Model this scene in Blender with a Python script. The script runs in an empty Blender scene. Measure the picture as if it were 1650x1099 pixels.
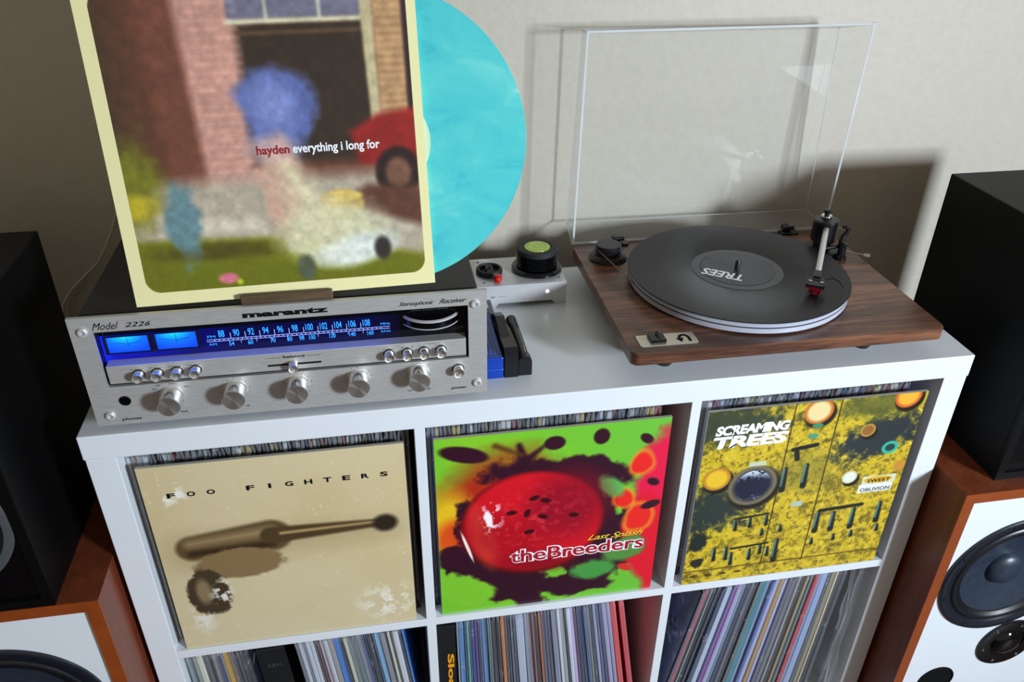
import bpy, bmesh, math, random
import numpy as np
from mathutils import Vector, Matrix
SC = bpy.context.scene
COL = SC.collection
PI = math.pi
rnd = random.Random(7)

# ------------------------------------------------------------------ camera, world, lights, exposure
cam_d = bpy.data.cameras.new('camera'); cam = bpy.data.objects.new('camera', cam_d); COL.objects.link(cam)
cam.location = (0.3467, -0.7853, 0.5650)
cam.rotation_mode = 'XYZ'; cam.rotation_euler = (1.02395, -0.0097, -0.1708)
cam_d.sensor_fit = 'HORIZONTAL'; cam_d.sensor_width = 36.0; cam_d.lens = 36.0 * 1320.4 / 1650.0
cam_d.clip_start = 0.01; cam_d.clip_end = 50
SC.camera = cam
W = bpy.data.worlds.new('world'); SC.world = W; W.use_nodes = True
W.node_tree.nodes['Background'].inputs[0].default_value = (0.98, 0.87, 0.77, 1)
W.node_tree.nodes['Background'].inputs[1].default_value = 0.43
def area(name, loc, target, size, sy, power, color):
    l = bpy.data.lights.new(name, 'AREA'); l.shape = 'RECTANGLE'; l.size = size; l.size_y = sy
    l.energy = power; l.color = color; l.spread = math.radians(100)
    o = bpy.data.objects.new(name, l); COL.objects.link(o); o.location = loc
    o.rotation_euler = (Vector(target) - Vector(loc)).to_track_quat('-Z', 'Y').to_euler()
    return o
area('window_light', (2.40, -2.15, 0.66), (0.60, 0.1, 0.0), 0.36, 0.45, 36, (0.75, 0.87, 1.0))
SC.view_settings.view_transform = 'Standard'; SC.view_settings.look = 'None'
SC.view_settings.gamma = 1.0; SC.view_settings.use_curve_mapping = False
SC.view_settings.exposure = 0.0

# ------------------------------------------------------------------ materials
def lin(c):
    if isinstance(c, str):
        c = tuple(int(c[i:i+2], 16) / 255 for i in (0, 2, 4))
    elif max(c) > 1.0: c = tuple(v / 255 for v in c)
    return tuple(v / 12.92 if v <= 0.04045 else ((v + 0.055) / 1.055) ** 2.4 for v in c)
MATS = {}
def new_mat(name):
    m = bpy.data.materials.new(name); m.use_nodes = True
    nt = m.node_tree; b = nt.nodes['Principled BSDF']; MATS[name] = m
    return m, nt, b
def N(nt, t, **k):
    n = nt.nodes.new(t)
    for a, v in k.items(): setattr(n, a, v)
    return n
def coords(nt, scale=(1, 1, 1), kind='Object', rot=(0, 0, 0)):
    tc = N(nt, 'ShaderNodeTexCoord'); mp = N(nt, 'ShaderNodeMapping')
    mp.inputs['Scale'].default_value = scale; mp.inputs['Rotation'].default_value = rot
    nt.links.new(tc.outputs[kind], mp.inputs[0]); return mp.outputs[0]
def noise(nt, vec, scale, detail=3, rough=0.55, dist=0.0):
    n = N(nt, 'ShaderNodeTexNoise'); n.inputs['Scale'].default_value = scale
    n.inputs['Detail'].default_value = detail; n.inputs['Roughness'].default_value = rough
    n.inputs['Distortion'].default_value = dist
    nt.links.new(vec, n.inputs['Vector']); return n.outputs[0]
def ramp(nt, fac, stops, interp='LINEAR'):
    r = N(nt, 'ShaderNodeValToRGB'); cr = r.color_ramp; cr.interpolation = interp
    while len(cr.elements) < len(stops): cr.elements.new(0.5)
    for e, (p, c) in zip(cr.elements, stops):
        e.position = p; c = lin(c) if (isinstance(c, str) or max(c) > 1) else c; e.color = (*c[:3], 1)
    nt.links.new(fac, r.inputs[0]); return r.outputs[0]
def bump(nt, b, h, strength, dist=0.001):
    n = N(nt, 'ShaderNodeBump'); n.inputs['Strength'].default_value = strength
    n.inputs['Distance'].default_value = dist
    nt.links.new(h, n.inputs['Height']); nt.links.new(n.outputs[0], b.inputs['Normal'])
def pm(name, col, rough=0.5, metal=0.0, var=0.0, scale=40.0, stretch=(1, 1, 1), bmp=0.0, coat=0.0, spec=None, aniso=0.0, axis=None):
    m, nt, b = new_mat(name); c = lin(col)
    b.inputs['Roughness'].default_value = rough; b.inputs['Metallic'].default_value = metal
    b.inputs['Coat Weight'].default_value = coat
    if spec is not None: b.inputs['Specular IOR Level'].default_value = spec
    n = noise(nt, coords(nt, stretch), scale, 4)
    lo = tuple(v * (1 - var) for v in c); hi = tuple(min(1, v * (1 + var)) for v in c)
    nt.links.new(ramp(nt, n, [(0.3, lo), (0.7, hi)]), b.inputs['Base Color'])
    if bmp: bump(nt, b, n, bmp)
    if aniso:
        b.inputs['Anisotropic'].default_value = aniso
        if axis:
            t = N(nt, 'ShaderNodeTangent', direction_type='RADIAL', axis=axis)
            nt.links.new(t.outputs[0], b.inputs['Tangent'])
    return m
def emis(name, col, st):
    m, nt, b = new_mat(name); c = lin(col)
    b.inputs['Base Color'].default_value = (*[v * .2 for v in c], 1)
    b.inputs['Emission Color'].default_value = (*c, 1); b.inputs['Emission Strength'].default_value = st
    return m

M_wall = pm('wall_paint', (196, 187, 170), 0.55, var=0.03, scale=75, bmp=0.6)
M_floor = pm('floor_dark_wood', (70, 45, 30), 0.5, var=0.25, scale=9, stretch=(1, 8, 1))
M_white = pm('white_laminate', (227, 230, 233), 0.30, var=0.012, scale=20)
M_alu = pm('brushed_aluminium', (196, 194, 190), 0.40, 0.45, var=0.10, scale=70, stretch=(1, 14, 14), bmp=0.10)
M_knob = pm('turned_aluminium', (222, 220, 214), 0.24, 0.9, var=0.04, scale=90, aniso=0.85, axis='Y')
M_chrome = pm('chrome', (215, 213, 210), 0.12, 1.0, var=0.02)
M_case = pm('black_case_vinyl', (26, 27, 29), 0.48, var=0.12, scale=300, bmp=0.08)
M_black = pm('black_plastic', (16, 17, 20), 0.35, var=0.1, scale=200)
M_blackgloss = pm('black_gloss', (5, 6, 9), 0.08, var=0.1)
M_blackmatte = pm('black_paint_matte', (3, 3, 4), 0.5, var=0.15, scale=400, bmp=0.1, spec=0.22)
M_ink = pm('black_ink', (4, 4, 5), 0.7, spec=0.2)
M_inkgrey = pm('grey_ink', (70, 70, 74), 0.6)
M_inkwhite = pm('white_ink', (245, 248, 250), 0.5)
M_inkred = pm('dark_red_ink', (150, 16, 28), 0.5)
M_inkyellow = pm('yellow_ink', (250, 205, 60), 0.5)
M_inkgold = pm('golden_ink', (240, 160, 20), 0.5)
M_silverbox = pm('bead_blasted_aluminium', (206, 205, 206), 0.36, 0.35, var=0.03, scale=300)
M_rubber = pm('rubber', (24, 25, 28), 0.6)
M_bluep = pm('blue_plastic', (10, 60, 165), 0.25, var=0.06)
M_bluep2 = pm('light_blue_edge', (60, 110, 215), 0.3)
M_grey = pm('grey_plastic', (95, 97, 100), 0.45)
M_redp = pm('red_translucent_plastic', (188, 14, 8), 0.12, coat=0.6)
M_cartred = pm('dark_red_plastic', (120, 14, 26), 0.15, coat=0.5)
M_platter = pm('white_platter', (196, 199, 212), 0.35, 0.2, var=0.02)
M_basket = pm('woofer_frame', (20, 24, 34), 0.30, var=0.06)
M_surround = pm('woofer_rubber', (12, 14, 20), 0.35)
M_cone = pm('woofer_cone', (40, 50, 64), 0.36, var=0.18, scale=60, bmp=0.12)
M_bcone = pm('dark_blue_cone', (16, 28, 40), 0.3, var=0.1)
M_ring = pm('grey_trim_ring', (88, 90, 92), 0.4, 0.3)
M_cable = pm('white_cable', (200, 190, 170), 0.5)
M_cream = pm('cream_card', (238, 228, 168), 0.5, var=0.02)
M_card = pm('sleeve_card', (190, 185, 175), 0.5, var=0.05)
M_label = pm('record_label_cream', (196, 222, 190), 0.5, var=0.03)
M_dlabel = pm('record_label_dark', (52, 52, 60), 0.35, var=0.15, scale=30)
M_level = pm('green_level_fluid', (178, 205, 60), 0.15, var=0.12, scale=120, coat=0.6)
M_lens, _nt, _b = new_mat('blue_dial_back')
_tc = N(_nt, 'ShaderNodeTexCoord'); _sx = N(_nt, 'ShaderNodeSeparateXYZ'); _nt.links.new(_tc.outputs['Generated'], _sx.inputs[0])
_nt.links.new(ramp(_nt, _sx.outputs[0], [(0.0, (20, 40, 255)), (0.03, (4, 10, 190)), (0.28, (2, 5, 110)), (0.45, (1, 3, 62)), (0.9, (1, 2, 50)), (1.0, (0, 0, 2))]), _b.inputs['Emission Color'])
_b.inputs['Emission Strength'].default_value = 1.0; _b.inputs['Base Color'].default_value = (0.002, 0.002, 0.01, 1); _b.inputs['Roughness'].default_value = 0.2
M_num = emis('blue_lit_numerals', (40, 150, 255), 1.5)
M_line = emis('pale_blue_lit_lines', (150, 170, 255), 1.3)
M_led = emis('white_led', (225, 232, 255), 9.0)

def mat_meter():
    m, nt, b = new_mat('blue_meter_face')
    tc = N(nt, 'ShaderNodeTexCoord'); mp = N(nt, 'ShaderNodeMapping')
    mp.inputs['Location'].default_value = (-0.5, 0, -1.05); mp.inputs['Scale'].default_value = (1.1, 0, 1.0)
    nt.links.new(tc.outputs['Generated'], mp.inputs[0])
    g = N(nt, 'ShaderNodeTexGradient', gradient_type='SPHERICAL')
    mp2 = N(nt, 'ShaderNodeVectorMath', operation='MULTIPLY'); mp2.inputs[1].default_value = (1.15, 0, 0.95)
    nt.links.new(mp.outputs[0], mp2.inputs[0]); nt.links.new(mp2.outputs[0], g.inputs[0])
    col = ramp(nt, g.outputs[1], [(0.0, (0, 60, 235)), (0.45, (0, 105, 255)), (0.8, (0, 190, 255)), (1.0, (30, 235, 255))])
    b.inputs['Base Color'].default_value = (0, 0.02, 0.1, 1)
    nt.links.new(col, b.inputs['Emission Color']); b.inputs['Emission Strength'].default_value = 1.15
    return m
M_meter = mat_meter()
def mat_wood(name, stops, sc=(3, 38, 38), rough=0.36, bands=5.0, rot=(0, 0, 0)):
    m, nt, b = new_mat(name); b.inputs['Roughness'].default_value = rough
    v = coords(nt, sc, rot=rot)
    n1 = noise(nt, v, bands, 6, 0.65, 0.6); n2 = noise(nt, v, bands * 9, 3, 0.6)
    mx = N(nt, 'ShaderNodeMix', data_type='FLOAT'); mx.inputs[0].default_value = 0.3
    nt.links.new(n1, mx.inputs[2]); nt.links.new(n2, mx.inputs[3])
    nt.links.new(ramp(nt, mx.outputs[0], stops), b.inputs['Base Color']); bump(nt, b, n2, 0.12, 0.0005)
    return m
M_walnut = mat_wood('walnut', [(0.32, (50, 30, 23)), (0.45, (84, 52, 38)), (0.55, (122, 80, 57)), (0.67, (162, 112, 82))], (0.9, 15, 15), 0.30, 2.6)
M_teak = mat_wood('teak_veneer', [(0.3, (88, 38, 20)), (0.5, (112, 52, 28)), (0.7, (132, 66, 38))], (26, 26, 2.5), 0.4, 1.5)
M_teakedge = mat_wood('teak_edge', [(0.3, (128, 56, 18)), (0.7, (152, 72, 26))], (8, 8, 8), 0.4, 2.0)
M_lipwood = mat_wood('dark_oak', [(0.3, (60, 46, 30)), (0.6, (98, 78, 56)), (0.75, (118, 96, 72))], (3, 30, 30), 0.5, 3.0)

def mat_marble():
    m, nt, b = new_mat('turquoise_marbled_vinyl'); b.inputs['Roughness'].default_value = 0.22
    v = coords(nt, (1, 1, 1))
    n = noise(nt, coords(nt, (1.0, 1, 2.2), rot=(0, 0.6, 0)), 9, 9, 0.66, 0.8)
    nt.links.new(ramp(nt, n, [(0.26, (44, 166, 188)), (0.42, (74, 197, 200)), (0.56, (86, 204, 202)), (0.68, (110, 213, 206)), (0.82, (180, 234, 224))]), b.inputs['Base Color'])
    return m
M_marble = mat_marble()
def mat_grooves():
    m, nt, b = new_mat('black_vinyl'); b.inputs['Base Color'].default_value = (0.010, 0.0105, 0.012, 1)
    b.inputs['Roughness'].default_value = 0.38; b.inputs['Anisotropic'].default_value = 0.6
    t = N(nt, 'ShaderNodeTangent', direction_type='RADIAL', axis='Z'); nt.links.new(t.outputs[0], b.inputs['Tangent']); b.inputs['Specular IOR Level'].default_value = 0.38
    tc = N(nt, 'ShaderNodeTexCoord'); ln = N(nt, 'ShaderNodeVectorMath', operation='LENGTH')
    nt.links.new(tc.outputs['Object'], ln.inputs[0])
    cb = N(nt, 'ShaderNodeCombineXYZ'); nt.links.new(ln.outputs['Value'], cb.inputs[0])
    n = noise(nt, cb.outputs[0], 220, 4, 0.7)
    nt.links.new(ramp(nt, n, [(0.35, (8, 9, 10)), (0.65, (20, 22, 25))]), b.inputs['Base Color'])
    bump(nt, b, n, 0.15, 0.0004)
    return m
M_vinyl = mat_grooves()
def mat_acrylic(name, dens, white):
    m, nt, b = new_mat(name); nt.nodes.remove(b); out = nt.nodes['Material Output']
    tr = N(nt, 'ShaderNodeBsdfTransparent'); tr.inputs[0].default_value = (dens, dens, dens * 1.003, 1)
    gl = N(nt, 'ShaderNodeBsdfGlossy'); gl.inputs['Roughness'].default_value = 0.025
    df = N(nt, 'ShaderNodeBsdfTranslucent'); df.inputs[0].default_value = (0.9, 0.92, 0.94, 1)
    d2 = N(nt, 'ShaderNodeBsdfDiffuse'); d2.inputs[0].default_value = (0.9, 0.92, 0.94, 1)
    fr = N(nt, 'ShaderNodeFresnel'); fr.inputs[0].default_value = 1.49
    n = noise(nt, coords(nt), 6, 3)
    m0 = N(nt, 'ShaderNodeMixShader'); m0.inputs[0].default_value = 0.5
    nt.links.new(df.outputs[0], m0.inputs[1]); nt.links.new(d2.outputs[0], m0.inputs[2])
    m1 = N(nt, 'ShaderNodeMixShader'); nt.links.new(ramp(nt, n, [(0.4, (white * .7,) * 3), (0.7, (white,) * 3)]), m1.inputs[0])
    nt.links.new(tr.outputs[0], m1.inputs[1]); nt.links.new(m0.outputs[0], m1.inputs[2])
    m2 = N(nt, 'ShaderNodeMixShader')
    ge = N(nt, 'ShaderNodeNewGeometry'); iv = N(nt, 'ShaderNodeMath', operation='SUBTRACT'); iv.inputs[0].default_value = 1.0; nt.links.new(ge.outputs['Backfacing'], iv.inputs[1])
    mf = N(nt, 'ShaderNodeMath', operation='MULTIPLY'); nt.links.new(fr.outputs[0], mf.inputs[0]); nt.links.new(iv.outputs[0], mf.inputs[1])
    nt.links.new(mf.outputs[0], m2.inputs[0]); nt.links.new(m1.outputs[0], m2.inputs[1]); nt.links.new(gl.outputs[0], m2.inputs[2])
    nt.links.new(m2.outputs[0], out.inputs[0])
    return m
M_acr = mat_acrylic('clear_acrylic', 0.99, 0.03)
M_rim = mat_acrylic('acrylic_edge', 0.95, 1.0)  # edges whitened in the material to stand for light piped through the acrylic
M_pvc = mat_acrylic('clear_pvc_sleeve', 0.96, 0.22)
M_pvc2 = mat_acrylic('crinkled_pvc', 0.95, 0.32)
def mat_spine(name, prints):
    """sleeve spine: the colour belongs to each object, small print and scuffs come from noise"""
    m, nt, b = new_mat(name); b.inputs['Roughness'].default_value = 0.3; b.inputs['Coat Weight'].default_value = 0.35
    oi = N(nt, 'ShaderNodeObjectInfo')
    v = coords(nt, (1, 1, 1)); ad = N(nt, 'ShaderNodeVectorMath', operation='ADD'); nt.links.new(v, ad.inputs[0])
    cx = N(nt, 'ShaderNodeCombineXYZ')
    mu = N(nt, 'ShaderNodeMath', operation='MULTIPLY'); mu.inputs[1].default_value = 40; nt.links.new(oi.outputs['Random'], mu.inputs[0])
    nt.links.new(mu.outputs[0], cx.inputs[2]); nt.links.new(cx.outputs[0], ad.inputs[1])
    sc = N(nt, 'ShaderNodeVectorMath', operation='MULTIPLY'); sc.inputs[1].default_value = (700, 1, 210); nt.links.new(ad.outputs[0], sc.inputs[0])
    n = noise(nt, sc.outputs[0], 1.0, 2, 0.6)
    sc2 = N(nt, 'ShaderNodeVectorMath', operation='MULTIPLY'); sc2.inputs[1].default_value = (3, 1, 22); nt.links.new(ad.outputs[0], sc2.inputs[0])
    n2 = noise(nt, sc2.outputs[0], 1.0, 2, 0.5)
    gate = N(nt, 'ShaderNodeMath', operation='MULTIPLY')
    nt.links.new(ramp(nt, n, [(0.56, (0, 0, 0)), (0.60, (1, 1, 1))]), gate.inputs[0])
    nt.links.new(ramp(nt, n2, [(0.60, (0, 0, 0)), (0.63, (1, 1, 1))]), gate.inputs[1])
    g2 = N(nt, 'ShaderNodeMath', operation='MULTIPLY'); g2.inputs[1].default_value = prints; nt.links.new(gate.outputs[0], g2.inputs[0])
    inv = N(nt, 'ShaderNodeInvert'); nt.links.new(oi.outputs['Color'], inv.inputs[1])
    mx = N(nt, 'ShaderNodeMix', data_type='RGBA'); nt.links.new(g2.outputs[0], mx.inputs[0])
    nt.links.new(oi.outputs['Color'], mx.inputs[6]); nt.links.new(inv.outputs[0], mx.inputs[7])
    nt.links.new(mx.outputs[2], b.inputs['Base Color'])
    return m
M_spine = mat_spine('printed_spine', 0.45)
def mat_art():
    m, nt, b = new_mat('printed_cover'); b.inputs['Roughness'].default_value = 0.32
    a = N(nt, 'ShaderNodeVertexColor'); a.layer_name = 'print'
    nt.links.new(a.outputs[0], b.inputs['Base Color']); b.inputs['Coat Weight'].default_value = 0.2
    return m
M_art = mat_art()

# ------------------------------------------------------------------ mesh helpers
def BM(): return bmesh.new()
def box(bm, x0, x1, y0, y1, z0, z1, bev=0.0, seg=2):
    r = bmesh.ops.create_cube(bm, size=1.0); vs = r['verts']
    for v in vs:
        v.co = Vector(((x0 + x1) / 2 + v.co.x * (x1 - x0), (y0 + y1) / 2 + v.co.y * (y1 - y0), (z0 + z1) / 2 + v.co.z * (z1 - z0)))
    if bev:
        es = list({e for v in vs for e in v.link_edges})
        bmesh.ops.bevel(bm, geom=es, offset=bev, segments=seg, profile=0.5, affect='EDGES')
    return bm
AX = {'-Y': (Vector((1, 0, 0)), Vector((0, 0, 1)), Vector((0, -1, 0))), 'Z': (Vector((1, 0, 0)), Vector((0, 1, 0)), Vector((0, 0, 1)))}
def lathe(bm, prof, c, axis='Z', seg=48, cap0=True, cap1=True, frame=None):
    """prof: list of (radius, distance along the axis); smooth caller's choice"""
    u, v, a = frame or AX[axis]; c = Vector(c); rings = []
    for r, d in prof:
        if r < 1e-6: rings.append([bm.verts.new(c + a * d)])
        else: rings.append([bm.verts.new(c + a * d + (u * math.cos(2 * PI * k / seg) + v * math.sin(2 * PI * k / seg)) * r) for k in range(seg)])
    for p, q in zip(rings, rings[1:]):
        for k in range(seg):
            j = (k + 1) % seg
            if len(p) == 1 and len(q) == 1: continue
            f = [p[0], q[j], q[k]] if len(p) == 1 else ([p[k], p[j], q[0]] if len(q) == 1 else [p[k], p[j], q[j], q[k]])
            try: bm.faces.new(f)
            except ValueError: pass
    if cap0 and len(rings[0]) > 1: bm.faces.new(rings[0][::-1])
    if cap1 and len(rings[-1]) > 1: bm.faces.new(rings[-1])
    return bm
def tube(bm, pts, r, seg=8):
    pts = [Vector(p) for p in pts]; rings = []
    rr = r if isinstance(r, (list, tuple)) else [r] * len(pts)
    up = Vector((0.13, 0.21, 0.97)).normalized()
    for i, p in enumerate(pts):
        t = (pts[min(i + 1, len(pts) - 1)] - pts[max(i - 1, 0)]).normalized()
        if abs(t.dot(up)) > 0.95: up = Vector((1, 0.1, 0))
        u = t.cross(up).normalized(); v = t.cross(u).normalized()
        rings.append([bm.verts.new(p + (u * math.cos(2 * PI * k / seg) + v * math.sin(2 * PI * k / seg)) * rr[i]) for k in range(seg)])
    for a, b in zip(rings, rings[1:]):
        for k in range(seg):
            j = (k + 1) % seg; bm.faces.new([a[k], a[j], b[j], b[k]])
    bm.faces.new(rings[0][::-1]); bm.faces.new(rings[-1]); return bm
def prism(bm, poly, d0, d1, plane='xz'):
    """poly of 2D points extruded along the remaining axis from d0 to d1"""
    def P(a, b, d): return {'xz': (a, d, b), 'yz': (d, a, b), 'xy': (a, b, d)}[plane]
    A = [bm.verts.new(P(a, b, d0)) for a, b in poly]; B = [bm.verts.new(P(a, b, d1)) for a, b in poly]
    n = len(poly); bm.faces.new(A); bm.faces.new(B[::-1])
    for i in range(n): bm.faces.new([A[i], B[i], B[(i + 1) % n], A[(i + 1) % n]])
    return bm
def ring_plate(bm, o, i, y0, y1):
    """rectangular plate with a rectangular opening, in the xz plane; o, i = (x0,x1,z0,z1)"""
    def R(r, y): return [bm.verts.new(p) for p in ((r[0], y, r[2]), (r[1], y, r[2]), (r[1], y, r[3]), (r[0], y, r[3]))]
    of, inf, ob, inb = R(o, y0), R(i, y0), R(o, y1), R(i, y1)
    for k in range(4):
        j = (k + 1) % 4
        bm.faces.new([of[k], of[j], inf[j], inf[k]]); bm.faces.new([ob[j], ob[k], inb[k], inb[j]])
        bm.faces.new([of[j], of[k], ob[k], ob[j]]); bm.faces.new([inf[k], inf[j], inb[j], inb[k]])
    return bm
ORG = {}
def link(o, parent=None):
    COL.objects.link(o)
    if parent is not None: o.parent = parent
    return o
def obj(name, bm, mat, parent=None, local=False, smooth=None):
    bmesh.ops.recalc_face_normals(bm, faces=bm.faces)
    if smooth is not None:
        for f in bm.faces: f.smooth = True
        for e in bm.edges:
            if len(e.link_faces) == 2 and e.calc_face_angle(0) > math.radians(smooth): e.smooth = False
    org = Vector((0, 0, 0)) if (local or parent is None) else ORG.get(parent.name, Vector((0, 0, 0)))
    c = Vector((0, 0, 0))
    if parent is None and not local and len(bm.verts):       # a top-level mesh gets its origin at the middle of its base
        xs = [v.co for v in bm.verts]
        c = Vector(((min(v.x for v in xs) + max(v.x for v in xs)) / 2, (min(v.y for v in xs) + max(v.y for v in xs)) / 2, min(v.z for v in xs)))
    for v in bm.verts: v.co -= (org + c)
    me = bpy.data.meshes.new(name); bm.to_mesh(me); bm.free(); me.materials.append(mat)
    o = bpy.data.objects.new(name, me); link(o, parent); o.location = c
    ORG[o.name] = org + c
    return o
def sub(name, bm, mat, parent, smooth=None):
    """a sub-part of a part"""
    return obj(name, bm, mat, parent, smooth=smooth)
def thing(name, label, cat, loc, group=None):
    o = bpy.data.objects.new(name, None); COL.objects.link(o); o.location = loc; o.empty_display_size = 0.02
    o['label'] = label; o['category'] = cat
    if group: o['group'] = group
    ORG[o.name] = Vector(loc); return o
def tag(o, label, cat, group=None):
    o['label'] = label; o['category'] = cat
    if group: o['group'] = group
    return o
def struct(o): o['kind'] = 'structure'; return o
def text_bm(body, shear=0.0, bold=0.0, spacing=1.0, ex=0.0):
    cu = bpy.data.curves.new('text', 'FONT'); cu.body = body; cu.size = 1.0; cu.shear = shear; cu.offset = bold
    cu.space_character = spacing; cu.resolution_u = 3; cu.extrude = ex
    o = bpy.data.objects.new('text', cu); COL.objects.link(o)
    dg = bpy.context.evaluated_depsgraph_get(); dg.update()
    me = bpy.data.meshes.new_from_object(o.evaluated_get(dg))
    bm = BM(); bm.from_mesh(me)
    bpy.data.objects.remove(o); bpy.data.curves.remove(cu); bpy.data.meshes.remove(me)
    return bm
def fit_text(bm, x0, x1, z0, z1, y, rot=0.0, flip=False):
    if rot: bmesh.ops.rotate(bm, verts=bm.verts, cent=(0, 0, 0), matrix=Matrix.Rotation(rot, 3, 'Z'))
    xs = [v.co.x for v in bm.verts]; ys = [v.co.y for v in bm.verts]
    a, b, c, d = min(xs), max(xs), min(ys), max(ys)
    for v in bm.verts:
        v.co = Vector((x0 + (v.co.x - a) / (b - a) * (x1 - x0), y, z0 + (v.co.y - c) / (d - c) * (z1 - z0)))
    return bm
def lettering(body, x0, x1, z0, z1, y, mat, parent, shear=0.0, bold=0.0, spacing=1.0, rot=0.0, local=False, name='lettering'):
    return obj(name, fit_text(text_bm(body, shear, bold, spacing), x0, x1, z0, z1, y, rot), mat, parent, local=local)

# ------------------------------------------------------------------ the setting
WALL_Y = 0.405; FLOOR_Z = -0.7476
struct(obj('wall_back', box(BM(), -1.6, 2.6, WALL_Y, WALL_Y + 0.1, FLOOR_Z - .02, 1.7), M_wall))
struct(obj('wall_left', box(BM(), -1.7, -1.6, -2.6, WALL_Y, FLOOR_Z, 1.7), M_wall))
struct(obj('wall_right', box(BM(), 2.6, 2.7, -2.6, WALL_Y, FLOOR_Z, 1.7), M_wall))
struct(obj('ceiling', box(BM(), -1.6, 2.6, -2.6, WALL_Y, 1.7, 1.75), M_wall))
struct(obj('floor', box(BM(), -1.6, 2.6, -2.6, WALL_Y + 0.1, FLOOR_Z - 0.04, FLOOR_Z), M_floor))
struct(obj('baseboard_back', box(BM(), -1.6, 2.6, WALL_Y - 0.014, WALL_Y, FLOOR_Z, FLOOR_Z + 0.09, 0.003), M_white))

# ------------------------------------------------------------------ white cube shelf
TO, TD, CW, CH, TH, TT, OV = 0.033, 0.013, 0.335, 0.3342, 0.014, 0.0326, 0.0018
XL = OV; XR = OV + 2 * TO + 3 * CW + 2 * TD; DEP = 0.334
CX = [XL + TO, XL + TO + CW + TD, XL + TO + 2 * (CW + TD)]      # left side of each column of cubbies
Z1 = -TT - CH; Z2 = Z1 - TH - CH; Z3 = Z2 - TT                    # floors of the two rows, underside
shelf = thing('cube_shelf', 'white cube shelf three columns wide, packed with record sleeves', 'shelf', ((XL + XR) / 2, DEP / 2, Z3))
obj('top_panel', box(BM(), 0, XR + OV, 0, DEP, -TT, 0, 0.0012), M_white, shelf)
for x0 in (XL, XR - TO): obj('side_panel', box(BM(), x0, x0 + TO, 0.0004, DEP, Z3, -TT, 0.0008), M_white, shelf)
obj('bottom_panel', box(BM(), XL + TO, XR - TO, 0.0004, DEP, Z3, Z2, 0.0008), M_white, shelf)
obj('shelf_board', box(BM(), XL + TO, XR - TO, 0.0006, DEP, Z1 - TH, Z1, 0.0006), M_white, shelf)
for x0 in (CX[1] - TD, CX[2] - TD):
    obj('divider', box(BM(), x0, x0 + TD, 0.001, DEP, Z1, -TT, 0.0006), M_white, shelf)
    obj('divider', box(BM(), x0, x0 + TD, 0.001, DEP, Z2, Z1 - TH, 0.0006), M_white, shelf)

# ------------------------------------------------------------------ wooden floor speakers with white baffles
WT = -0.187
def plate_hole(bm, x0, x1, z0, z1, cx, cz, r, y0, y1, n=96):
    def edge(a):
        dx, dz = math.cos(a), math.sin(a); t = 1e9
        if dx > 1e-9: t = min(t, (x1 - cx) / dx)
        if dx < -1e-9: t = min(t, (x0 - cx) / dx)
        if dz > 1e-9: t = min(t, (z1 - cz) / dz)
        if dz < -1e-9: t = min(t, (z0 - cz) / dz)
        return cx + dx * t, cz + dz * t
    A = sorted({2 * PI * k / n for k in range(n)} | {math.atan2(z - cz, x - cx) % (2 * PI) for x in (x0, x1) for z in (z0, z1)})
    L = []
    for a in A:
        ex, ez = edge(a); ix, iz = cx + r * math.cos(a), cz + r * math.sin(a)
        L.append([bm.verts.new(p) for p in ((ex, y0, ez), (ix, y0, iz), (ex, y1, ez), (ix, y1, iz))])
    for p, q in zip(L, L[1:] + L[:1]):
        bm.faces.new([p[0], q[0], q[1], p[1]]); bm.faces.new([p[1], q[1], q[3], p[3]]); bm.faces.new([p[3], q[3], q[2], p[2]]); bm.faces.new([p[2], q[2], q[0], p[0]])
    return bm
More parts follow.
